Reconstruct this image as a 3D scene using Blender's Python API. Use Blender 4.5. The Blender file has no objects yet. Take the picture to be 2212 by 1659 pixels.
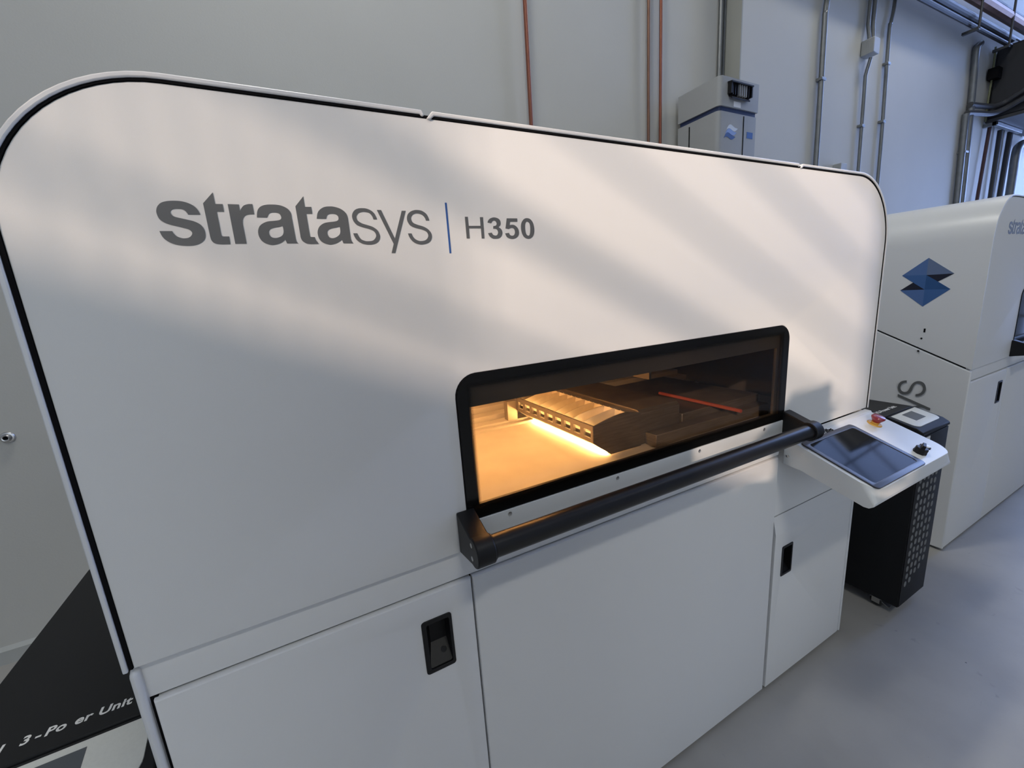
import bpy, bmesh, math, random
from mathutils import Matrix, Vector
PI = math.pi
random.seed(7)
sc = bpy.context.scene
COL = sc.collection

SUN_E, SUN_C = 3.6, (1.0, 0.79, 0.63)
FIX_E, FIX_C = (62, 32, 56, 5), (1.0, 0.985, 0.91)
LAMP_E, HEAT_E, INNER_E = 110.0, 58.0, 30.0
DAY_R, FILL_F = 7.4, 1.45
BARS = [(3.465, 0.026), (3.705, 0.042), (3.945, 0.02), (4.185, 0.026), (4.45, 0.03)]
# unseen upright bars added to dim the sun on the panel's left end: (y, width)
DIM_BARS = [(-2.76 - 0.042 * i, 0.0092 - 0.00035 * i) for i in range(22)]

# ------------------------------------------------------------------ camera
cam = bpy.data.cameras.new('camera'); cam_o = bpy.data.objects.new('camera', cam); COL.objects.link(cam_o)
cam.sensor_width = 36.0; cam.sensor_fit = 'HORIZONTAL'
cam.lens = 897.605 / 2212 * 36.0
cam.clip_start = 0.02; cam.clip_end = 100
RT = (0.88244518, -0.46565308, -0.0667661)      # image right in the room
DN = (-0.1546971, -0.15322015, -0.9760084)      # image down
FW = (0.44425141, 0.87160243, -0.20724356)      # viewing direction
cam_o.matrix_world = Matrix(((RT[0], -DN[0], -FW[0], 0.0), (RT[1], -DN[1], -FW[1], -0.7),
                             (RT[2], -DN[2], -FW[2], 1.4245), (0, 0, 0, 1)))
sc.camera = cam_o

# ------------------------------------------------------------------ light and exposure
vs = sc.view_settings
vs.view_transform = 'Standard'; vs.look = 'None'; vs.gamma = 1.0; vs.use_curve_mapping = False
vs.exposure = 0.0
try:
    sc.cycles.use_denoising = True
    sc.cycles.max_bounces = 8; sc.cycles.diffuse_bounces = 4; sc.cycles.transparent_max_bounces = 12
    sc.cycles.sample_clamp_indirect = 6.0
except Exception:
    pass
w = bpy.data.worlds.new('sky'); sc.world = w; w.use_nodes = True
w.node_tree.nodes['Background'].inputs[0].default_value = (0.55, 0.72, 1.0, 1)
w.node_tree.nodes['Background'].inputs[1].default_value = 1.2

def lamp(name, kind, loc, energy, color, direction=(0, 0, -1), **kw):
    l = bpy.data.lights.new(name, kind); l.energy = energy; l.color = color
    for k, v in kw.items(): setattr(l, k, v)
    o = bpy.data.objects.new(name, l); COL.objects.link(o); o.location = loc
    o.rotation_euler = Vector(direction).to_track_quat('-Z', 'Y').to_euler()
    return o
SUN_DIR = (1.2, 1.0, -0.576)
lamp('sun', 'SUN', (-10, -7, 6), SUN_E, SUN_C, SUN_DIR, angle=math.radians(1.0))
# unseen ceiling fixtures, all but the first added as ambient fill (their housings are built with the room)
FIXTURES = [(0.3, 0.85, 5.6), (5.2, 0.6, 5.6), (0.3, -3.2, 5.6), (5.2, -3.2, 5.6)]
for i, (x, y, z) in enumerate(FIXTURES):
    lamp('unseen_fixture_light', 'AREA', (x, y, z - 0.075), FIX_E[i], FIX_C, shape='RECTANGLE', size=1.15, size_y=0.3)

# ------------------------------------------------------------------ materials
def new_mat(name):
    m = bpy.data.materials.new(name); m.use_nodes = True
    nt = m.node_tree; return m, nt, nt.nodes['Principled BSDF']
def mat(name, color, rough=0.5, metal=0.0, spec=0.5, noise=0.0, nscale=40.0, bump=0.0, bscale=400.0, coat=0.0, anis=None):
    m, nt, p = new_mat(name)
    p.inputs['Base Color'].default_value = (*color, 1); p.inputs['Roughness'].default_value = rough
    p.inputs['Metallic'].default_value = metal; p.inputs['Specular IOR Level'].default_value = spec
    p.inputs['Coat Weight'].default_value = coat
    tc = nt.nodes.new('ShaderNodeTexCoord')
    if noise > 0:
        n = nt.nodes.new('ShaderNodeTexNoise'); n.inputs['Scale'].default_value = nscale; n.inputs['Detail'].default_value = 6
        src = tc.outputs['Object']
        if anis:
            mp = nt.nodes.new('ShaderNodeMapping'); mp.inputs['Scale'].default_value = anis
            nt.links.new(src, mp.inputs[0]); src = mp.outputs[0]
        nt.links.new(src, n.inputs['Vector'])
        r = nt.nodes.new('ShaderNodeMix'); r.data_type = 'RGBA'
        r.inputs[6].default_value = (*[c * (1 - noise) for c in color], 1)
        r.inputs[7].default_value = (*[min(1, c * (1 + noise)) for c in color], 1)
        nt.links.new(n.outputs['Fac'], r.inputs[0]); nt.links.new(r.outputs[2], p.inputs['Base Color'])
    if bump > 0:
        n2 = nt.nodes.new('ShaderNodeTexNoise'); n2.inputs['Scale'].default_value = bscale; n2.inputs['Detail'].default_value = 2
        nt.links.new(tc.outputs['Object'], n2.inputs['Vector'])
        b = nt.nodes.new('ShaderNodeBump'); b.inputs['Strength'].default_value = bump; b.inputs['Distance'].default_value = 0.001
        nt.links.new(n2.outputs['Fac'], b.inputs['Height']); nt.links.new(b.outputs[0], p.inputs['Normal'])
    return m
def emit(name, color, strength):
    m, nt, p = new_mat(name)
    p.inputs['Base Color'].default_value = (0.8, 0.8, 0.8, 1)
    p.inputs['Emission Color'].default_value = (*color, 1); p.inputs['Emission Strength'].default_value = strength
    return m
M = {}
M['white'] = mat('white_powder_coat', (0.752, 0.754, 0.748), 0.68, spec=0.22, noise=0.012, nscale=900, bump=0.12, bscale=1300)
M['white_trim'] = mat('white_trim_paint', (0.70, 0.71, 0.72), 0.32, noise=0.01, nscale=300)
M['strip'] = mat('light_grey_paint', (0.70, 0.72, 0.72), 0.38, noise=0.01, nscale=500)
M['gap'] = mat('matt_black_frame', (0.006, 0.006, 0.007), 0.9, spec=0.1, noise=0.1)
M['letter'] = mat('dark_grey_vinyl', (0.115, 0.12, 0.122), 0.5, noise=0.02)
M['blue'] = mat('blue_vinyl', (0.03, 0.10, 0.33), 0.45, noise=0.02)
M['blackplastic'] = mat('black_plastic', (0.0065, 0.0065, 0.0075), 0.45, spec=0.35, noise=0.25, nscale=60, bump=0.1, bscale=800)
M['blacktube'] = mat('black_anodised_tube', (0.010, 0.0095, 0.010), 0.33, spec=0.45, noise=0.3, nscale=25)
M['blacksheet'] = mat('black_sheet_metal', (0.008, 0.0085, 0.010), 0.6, spec=0.3, noise=0.15, nscale=80)
M['steel'] = mat('zinc_screw', (0.55, 0.55, 0.55), 0.3, 1.0, noise=0.1)
M['conduit'] = mat('galvanised_conduit', (0.23, 0.24, 0.245), 0.42, 0.7, noise=0.25, nscale=14)
M['conduit_dark'] = mat('dull_dark_conduit', (0.045, 0.046, 0.05), 0.5, 0.3, noise=0.25, nscale=14)
M['copper'] = mat('copper_pipe', (0.27, 0.105, 0.07), 0.36, 0.75, noise=0.25, nscale=9)
M['copper_old'] = mat('tarnished_copper', (0.21, 0.115, 0.08), 0.45, 0.7, noise=0.4, nscale=9)
M['redpipe'] = mat('dark_red_pipe', (0.05, 0.018, 0.02), 0.5, noise=0.2)
M['greybox'] = mat('grey_box_paint', (0.36, 0.37, 0.37), 0.5, noise=0.06)
M['wall'] = mat('painted_wall', (0.515, 0.51, 0.475), 0.7, noise=0.05, nscale=2.2, bump=0.25, bscale=130)
M['wall_return'] = mat('olive_grey_wall_return', (0.34, 0.345, 0.315), 0.7, noise=0.06, nscale=3)
M['ceiling'] = mat('ceiling_deck', (0.45, 0.46, 0.47), 0.8, noise=0.1, nscale=4)
M['base'] = mat('vinyl_cove_base', (0.42, 0.43, 0.41), 0.5, noise=0.08, nscale=6)
M['chiller'] = mat('grey_enamel', (0.33, 0.34, 0.345), 0.42, noise=0.03, nscale=50)
M['chiller_side'] = M['chiller']
M['plate'] = mat('off_white_plate', (0.62, 0.63, 0.60), 0.45, noise=0.06, nscale=200)
M['dispscreen'] = mat('grey_lcd', (0.09, 0.10, 0.11), 0.25, noise=0.05)
M['whiteprint'] = mat('white_print', (0.75, 0.75, 0.75), 0.5, noise=0.05)
M['bezel'] = mat('slate_bezel', (0.035, 0.037, 0.048), 0.35, noise=0.05)
M['screen'] = mat('dark_glossy_screen', (0.008, 0.009, 0.011), 0.06, spec=0.5, noise=0.05)
M['screen'].node_tree.nodes['Principled BSDF'].inputs['IOR'].default_value = 1.11   # anti-reflection coated
M['red'] = mat('red_button', (0.27, 0.018, 0.03), 0.25, noise=0.05, coat=0.3)
M['yellow'] = mat('yellow_ring', (0.62, 0.36, 0.06), 0.45, noise=0.08)
M['whitebutton'] = mat('white_button', (0.85, 0.87, 0.92), 0.3, noise=0.03)
M['vent'] = mat('grey_filter_mesh', (0.17, 0.175, 0.17), 0.8, noise=0.35, nscale=500)
M['rubber'] = mat('black_rubber', (0.02, 0.02, 0.02), 0.7, noise=0.2)
M['darkbox'] = mat('dark_unit_casing', (0.016, 0.017, 0.022), 0.6, noise=0.15, nscale=12)
M['darkhose'] = mat('grey_flexible_hose', (0.055, 0.056, 0.06), 0.5, noise=0.2)
M['chamber'] = mat('chamber_metal', (0.10, 0.09, 0.08), 0.4, 0.35, noise=0.35, nscale=6, anis=(6, 60, 60))
M['brushed'] = mat('brushed_dark_metal', (0.15, 0.13, 0.11), 0.45, 0.45, noise=0.5, nscale=4, anis=(4, 4, 60))
M['lip'] = mat('dark_lip_metal', (0.055, 0.050, 0.045), 0.4, 0.4, noise=0.2, nscale=8)
M['reflector'] = mat('polished_reflector', (0.72, 0.66, 0.56), 0.35, 0.35, noise=0.25, nscale=30)
M['hoodmetal'] = mat('hood_metal', (0.35, 0.31, 0.27), 0.4, 0.6, noise=0.2, nscale=30)
M['powder'] = mat('pale_build_powder', (0.62, 0.60, 0.56), 0.9, noise=0.12, nscale=12, bump=0.4, bscale=300)
M['lamptube'] = emit('hot_lamp_tube', (1.0, 0.55, 0.19), LAMP_E)
M['heater'] = emit('heater_tube', (1.0, 0.50, 0.17), HEAT_E)
M['innertube'] = emit('inner_lamp_tube', (1.0, 0.6, 0.22), INNER_E)
M['redtube'] = emit('dim_red_tube', (1.0, 0.09, 0.03), 0.11)
M['redtube'].node_tree.nodes['Principled BSDF'].inputs['Base Color'].default_value = (0.12, 0.03, 0.02, 1)
M['daylight_r'] = emit('daylight_panel_blue', (0.34, 0.50, 1.0), DAY_R)
M['fill_f'] = emit('front_fill_panel', (0.80, 0.90, 1.0), FILL_F)
M['diffuser'] = emit('lamp_diffuser', (0.93, 0.98, 1.0), 3.0)
M['fixture'] = mat('fixture_housing', (0.6, 0.6, 0.6), 0.5, noise=0.03)
M['logo1'] = mat('logo_blue_upper', (0.075, 0.15, 0.35), 0.5, noise=0.02)
M['logo2'] = mat('logo_blue_pale', (0.12, 0.17, 0.29), 0.5, noise=0.02)
M['logo3'] = mat('logo_navy', (0.004, 0.006, 0.02), 0.5, noise=0.02)
M['logo4'] = mat('logo_blue_mid', (0.04, 0.115, 0.30), 0.5, noise=0.02)
M['logo5'] = mat('logo_blue_deep', (0.017, 0.075, 0.22), 0.5, noise=0.02)
M['wave1'] = mat('wave_white', (0.55, 0.60, 0.66), 0.5, noise=0.02)
M['wave2'] = mat('wave_light_blue', (0.22, 0.32, 0.60), 0.5, noise=0.02)
M['wave3'] = mat('wave_dark_blue', (0.03, 0.08, 0.25), 0.5, noise=0.02)

def floor_mat():
    m, nt, p = new_mat('grey_epoxy_floor')
    N, Lk = nt.nodes.new, nt.links.new
    tc = N('ShaderNodeTexCoord')
    n = N('ShaderNodeTexNoise'); n.inputs['Scale'].default_value = 3.0; n.inputs['Detail'].default_value = 7
    Lk(tc.outputs['Object'], n.inputs['Vector'])
    r = N('ShaderNodeValToRGB'); r.color_ramp.elements[0].position = 0.35; r.color_ramp.elements[1].position = 0.68
    r.color_ramp.elements[0].color = (0.325, 0.314, 0.292, 1); r.color_ramp.elements[1].color = (0.385, 0.374, 0.348, 1)
    Lk(n.outputs['Fac'], r.inputs[0])
    v = N('ShaderNodeTexVoronoi'); v.inputs['Scale'].default_value = 5.5; v.inputs['Randomness'].default_value = 1.0
    Lk(tc.outputs['Object'], v.inputs['Vector'])
    nn = N('ShaderNodeTexNoise'); nn.inputs['Scale'].default_value = 60; Lk(tc.outputs['Object'], nn.inputs['Vector'])
    ad = N('ShaderNodeMath'); ad.operation = 'MULTIPLY_ADD'; ad.inputs[1].default_value = 0.06; Lk(nn.outputs['Fac'], ad.inputs[0]); Lk(v.outputs['Distance'], ad.inputs[2])
    lt = N('ShaderNodeMath'); lt.operation = 'LESS_THAN'; lt.inputs[1].default_value = 0.064; Lk(ad.outputs[0], lt.inputs[0])
    mx = N('ShaderNodeMix'); mx.data_type = 'RGBA'; mx.inputs[7].default_value = (0.06, 0.062, 0.065, 1)
    Lk(lt.outputs[0], mx.inputs[0]); Lk(r.outputs[0], mx.inputs[6])
    # faint scuffs
    sn = N('ShaderNodeTexNoise'); sn.inputs['Scale'].default_value = 11; sn.inputs['Detail'].default_value = 8; sn.inputs['Distortion'].default_value = 1.6
    Lk(tc.outputs['Object'], sn.inputs['Vector'])
    sr = N('ShaderNodeValToRGB'); sr.color_ramp.elements[0].position = 0.68; sr.color_ramp.elements[1].position = 0.78
    sr.color_ramp.elements[1].color = (0.55, 0.55, 0.55, 1); Lk(sn.outputs['Fac'], sr.inputs[0])
    m2 = N('ShaderNodeMix'); m2.data_type = 'RGBA'; m2.inputs[7].default_value = (0.19, 0.195, 0.195, 1)
    Lk(sr.outputs[0], m2.inputs[0]); Lk(mx.outputs[2], m2.inputs[6]); Lk(m2.outputs[2], p.inputs['Base Color'])
    p.inputs['Roughness'].default_value = 0.5
    b = N('ShaderNodeBump'); b.inputs['Strength'].default_value = 0.12; b.inputs['Distance'].default_value = 0.002
    Lk(nn.outputs['Fac'], b.inputs['Height']); Lk(b.outputs[0], p.inputs['Normal'])
    return m
M['floor'] = floor_mat()

def glass_mat(x0, x1, z0, z1):
    """window pane: clear tinted middle, black fired border that breaks up into dots (local coordinates)"""
    m = bpy.data.materials.new('window_glass_with_dotted_border'); m.use_nodes = True
    nt = m.node_tree; nt.nodes.clear(); N, Lk = nt.nodes.new, nt.links.new
    def mth(op, a, b=None, c=None):
        n = N('ShaderNodeMath'); n.operation = op
        for i, v in enumerate((a, b, c)):
            if v is None: continue
            if isinstance(v, (int, float)): n.inputs[i].default_value = v
            else: Lk(v, n.inputs[i])
        return n.outputs[0]
    tc = N('ShaderNodeTexCoord'); sx = N('ShaderNodeSeparateXYZ'); Lk(tc.outputs['Object'], sx.inputs[0])
    X, Z = sx.outputs['X'], sx.outputs['Z']
    dx = mth('SUBTRACT', mth('ABSOLUTE', mth('SUBTRACT', X, (x0 + x1) / 2)), (x1 - x0) / 2)
    dz = mth('SUBTRACT', mth('ABSOLUTE', mth('SUBTRACT', Z, (z0 + z1) / 2)), (z1 - z0) / 2)
    d = mth('MAXIMUM', dx, dz)                        # > 0 outside the clear rectangle
    k = PI / 0.0024
    s = mth('MULTIPLY', mth('SINE', mth('MULTIPLY', mth('ADD', X, Z), k)), mth('SINE', mth('MULTIPLY', mth('SUBTRACT', X, Z), k)))
    thr = mth('MULTIPLY_ADD', d, -2.0 / 0.013, 1.0)   # 1 at the clear edge, -1 at 13 mm
    black = mth('GREATER_THAN', s, thr)
    tr = N('ShaderNodeBsdfTransparent'); tr.inputs[0].default_value = (0.86, 0.82, 0.77, 1)
    gl = N('ShaderNodeBsdfGlossy'); gl.inputs['Roughness'].default_value = 0.03; gl.inputs['Color'].default_value = (0.9, 0.95, 1, 1)
    lw = N('ShaderNodeLayerWeight'); lw.inputs['Blend'].default_value = 0.5
    fr = mth('MULTIPLY_ADD', mth('POWER', lw.outputs['Facing'], 5.0), 0.45, 0.018)      # each of the two faces reflects its share
    mg = N('ShaderNodeMixShader'); Lk(fr, mg.inputs[0]); Lk(tr.outputs[0], mg.inputs[1]); Lk(gl.outputs[0], mg.inputs[2])
    bk = N('ShaderNodeBsdfPrincipled'); bk.inputs['Base Color'].default_value = (0.004, 0.004, 0.004, 1); bk.inputs['Roughness'].default_value = 0.12
    bk.inputs['Specular IOR Level'].default_value = 0.35
    mx = N('ShaderNodeMixShader'); Lk(black, mx.inputs[0]); Lk(mg.outputs[0], mx.inputs[1]); Lk(bk.outputs[0], mx.inputs[2])
    out = N('ShaderNodeOutputMaterial'); Lk(mx.outputs[0], out.inputs[0])
    return m

# ------------------------------------------------------------------ building helpers
ROOT = {}
def off(parent):
    o = parent
    while o is not None and o.parent is not None: o = o.parent
    return ROOT.get(o.name, Vector((0, 0, 0))) if o is not None else Vector((0, 0, 0))
def link(name, me, m, parent=None, smooth=True, bevel=0.0, seg=2, ang=35):
    """mesh given in room coordinates -> object under parent"""
    d = off(parent)
    if d.length > 0: me.transform(Matrix.Translation(-d))
    if m is not None and not me.materials: me.materials.append(m)
    if smooth and len(me.polygons):
        me.polygons.foreach_set('use_smooth', [True] * len(me.polygons))
        me.set_sharp_from_angle(angle=math.radians(ang))
    o = bpy.data.objects.new(name, me); COL.objects.link(o)
    if parent is not None: o.parent = parent
    if bevel > 0:
        b = o.modifiers.new('bevel', 'BEVEL'); b.width = bevel; b.segments = seg; b.limit_method = 'ANGLE'; b.angle_limit = math.radians(40)
    return o
def done(bm, name, m, parent=None, **kw):
    bmesh.ops.recalc_face_normals(bm, faces=bm.faces)
    me = bpy.data.meshes.new(name); bm.to_mesh(me); bm.free()
    return link(name, me, m, parent, **kw)
def thing(name, label, cat, loc, group=None):
    o = bpy.data.objects.new(name, None); COL.objects.link(o); o.location = loc; o.empty_display_size = 0.1
    ROOT[o.name] = Vector(loc)
    o['label'] = label; o['category'] = cat
    if group: o['group'] = group
    return o
def tag(o, label, cat, group=None):
    o['label'] = label; o['category'] = cat
    if group: o['group'] = group
    return o
def struct(o): o['kind'] = 'structure'; return o
def box(bm, x0, x1, y0, y1, z0, z1):
    v = [bm.verts.new(p) for p in ((x0, y0, z0), (x1, y0, z0), (x1, y1, z0), (x0, y1, z0), (x0, y0, z1), (x1, y0, z1), (x1, y1, z1), (x0, y1, z1))]
    for f in ((0, 3, 2, 1), (4, 5, 6, 7), (0, 1, 5, 4), (1, 2, 6, 5), (2, 3, 7, 6), (3, 0, 4, 7)): bm.faces.new([v[i] for i in f])
def boxes(*bs):
    bm = bmesh.new()
    for b in bs: box(bm, *b)
    return bm
def prism(bm, A, B):
    """A and B: matching 3D outlines"""
    a = [bm.verts.new(p) for p in A]; b = [bm.verts.new(p) for p in B]; n = len(a)
    bm.faces.new(a); bm.faces.new(b[::-1])
    for i in range(n): bm.faces.new((a[i], b[i], b[(i + 1) % n], a[(i + 1) % n]))
def yprism(bm, pts, y0, y1): prism(bm, [(x, y0, z) for x, z in pts], [(x, y1, z) for x, z in pts])
def xprism(bm, pts, x0, x1): prism(bm, [(x0, y, z) for y, z in pts], [(x1, y, z) for y, z in pts])
def arc(cx, cz, r, a0, a1, n=14):
    return [(cx + r * math.cos(math.radians(a0 + (a1 - a0) * i / n)), cz + r * math.sin(math.radians(a0 + (a1 - a0) * i / n))) for i in range(n + 1)]
def rrect(x0, x1, z0, z1, r, n=5):
    return arc(x1 - r, z1 - r, r, 0, 90, n) + arc(x0 + r, z1 - r, r, 90, 180, n) + arc(x0 + r, z0 + r, r, 180, 270, n) + arc(x1 - r, z0 + r, r, 270, 360, n)
FRONT = Matrix(((1, 0, 0, 0), (0, 0, -1, 0), (0, 1, 0, 0), (0, 0, 0, 1)))     # drawing (x, y, depth) -> room (x, -depth, z)
def flat_mesh(loops, thick, mtx, bevel=0.0):
    """filled 2D drawing with holes, thickened -> mesh"""
    cu = bpy.data.curves.new('drawing', 'CURVE'); cu.dimensions = '2D'; cu.fill_mode = 'BOTH'
    cu.extrude = max(thick / 2 - bevel, 0.00005); cu.bevel_depth = bevel; cu.offset = -bevel; cu.bevel_resolution = 2
    for lp in loops:
        s = cu.splines.new('POLY'); s.points.add(len(lp) - 1); s.use_cyclic_u = True
        for p, q in zip(s.points, lp): p.co = (q[0], q[1], 0, 1)
    t = bpy.data.objects.new('drawing', cu); COL.objects.link(t)
    me = bpy.data.meshes.new_from_object(t.evaluated_get(bpy.context.evaluated_depsgraph_get()))
    bpy.data.objects.remove(t); bpy.data.curves.remove(cu)
    bm = bmesh.new(); bm.from_mesh(me); bmesh.ops.remove_doubles(bm, verts=bm.verts, dist=1e-6); bm.to_mesh(me); bm.free()
    me.transform(mtx); me.materials.clear()
    return me
def plate(name, loops, y0, y1, m, parent, bevel=0.0, ang=25):
    me = flat_mesh(loops, y1 - y0, Matrix.Translation((0, (y0 + y1) / 2, 0)) @ FRONT, bevel)
    return link(name, me, m, parent, ang=ang)
def text_mesh(body, size, mtx, thick=0.0004, bold=0.0, spacing=1.0, shear=0.0, align='LEFT'):
    cu = bpy.data.curves.new('text', 'FONT'); cu.body = body; cu.size = size; cu.extrude = thick; cu.offset = bold
    cu.space_character = spacing; cu.shear = shear; cu.align_x = align; cu.resolution_u = 4
    t = bpy.data.objects.new('text', cu); COL.objects.link(t)
    me = bpy.data.meshes.new_from_object(t.evaluated_get(bpy.context.evaluated_depsgraph_get()))
    bpy.data.objects.remove(t); bpy.data.curves.remove(cu)
    me.transform(mtx); me.materials.clear()
    return me
def basis(o, u, v):
    u, v = Vector(u).normalized(), Vector(v).normalized(); n = u.cross(v)
    return Matrix(((u[0], v[0], n[0], o[0]), (u[1], v[1], n[1], o[1]), (u[2], v[2], n[2], o[2]), (0, 0, 0, 1)))
def tube(bm, path, r, n=10):
    P = [Vector(p) for p in path]; rings = []
    up = None
    for i, p in enumerate(P):
        d = (P[min(i + 1, len(P) - 1)] - P[max(i - 1, 0)]).normalized()
        if up is None: up = d.orthogonal().normalized()
        up = (up - d * up.dot(d)).normalized(); s = d.cross(up)
        rr = r[i] if isinstance(r, (list, tuple)) else r
        rings.append([bm.verts.new(p + up * (rr * math.cos(2 * PI * k / n)) + s * (rr * math.sin(2 * PI * k / n))) for k in range(n)])
    for a, b in zip(rings, rings[1:]):
        for k in range(n): bm.faces.new((a[k], a[(k + 1) % n], b[(k + 1) % n], b[k]))
    bm.faces.new(rings[0][::-1]); bm.faces.new(rings[-1])
def tubes(*ps):
    bm = bmesh.new()
    for p in ps: tube(bm, *p)
    return bm
def lathe(bm, prof, mtx, n=24):
    """prof: (radius, height) pairs about the local z axis"""
    rings = []
    for r, h in prof:
        rings.append([bm.verts.new(mtx @ Vector((r * math.cos(2 * PI * k / n), r * math.sin(2 * PI * k / n), h))) for k in range(n)])
    for a, b in zip(rings, rings[1:]):
        for k in range(n): bm.faces.new((a[k], a[(k + 1) % n], b[(k + 1) % n], b[k]))
    bm.faces.new(rings[0][::-1]); bm.faces.new(rings[-1])
def smooth_path(pts, per=6):
    P = [Vector(p) for p in pts]; out = []
    for i in range(len(P) - 1):
        p0, p1, p2, p3 = P[max(i - 1, 0)], P[i], P[i + 1], P[min(i + 2, len(P) - 1)]
        for k in range(per):
            t = k / per
            out.append(0.5 * ((2 * p1) + (p2 - p0) * t + (2 * p0 - 5 * p1 + 4 * p2 - p3) * t * t + (3 * p1 - p0 - 3 * p2 + p3) * t ** 3))
    out.append(P[-1]); return out

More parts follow.
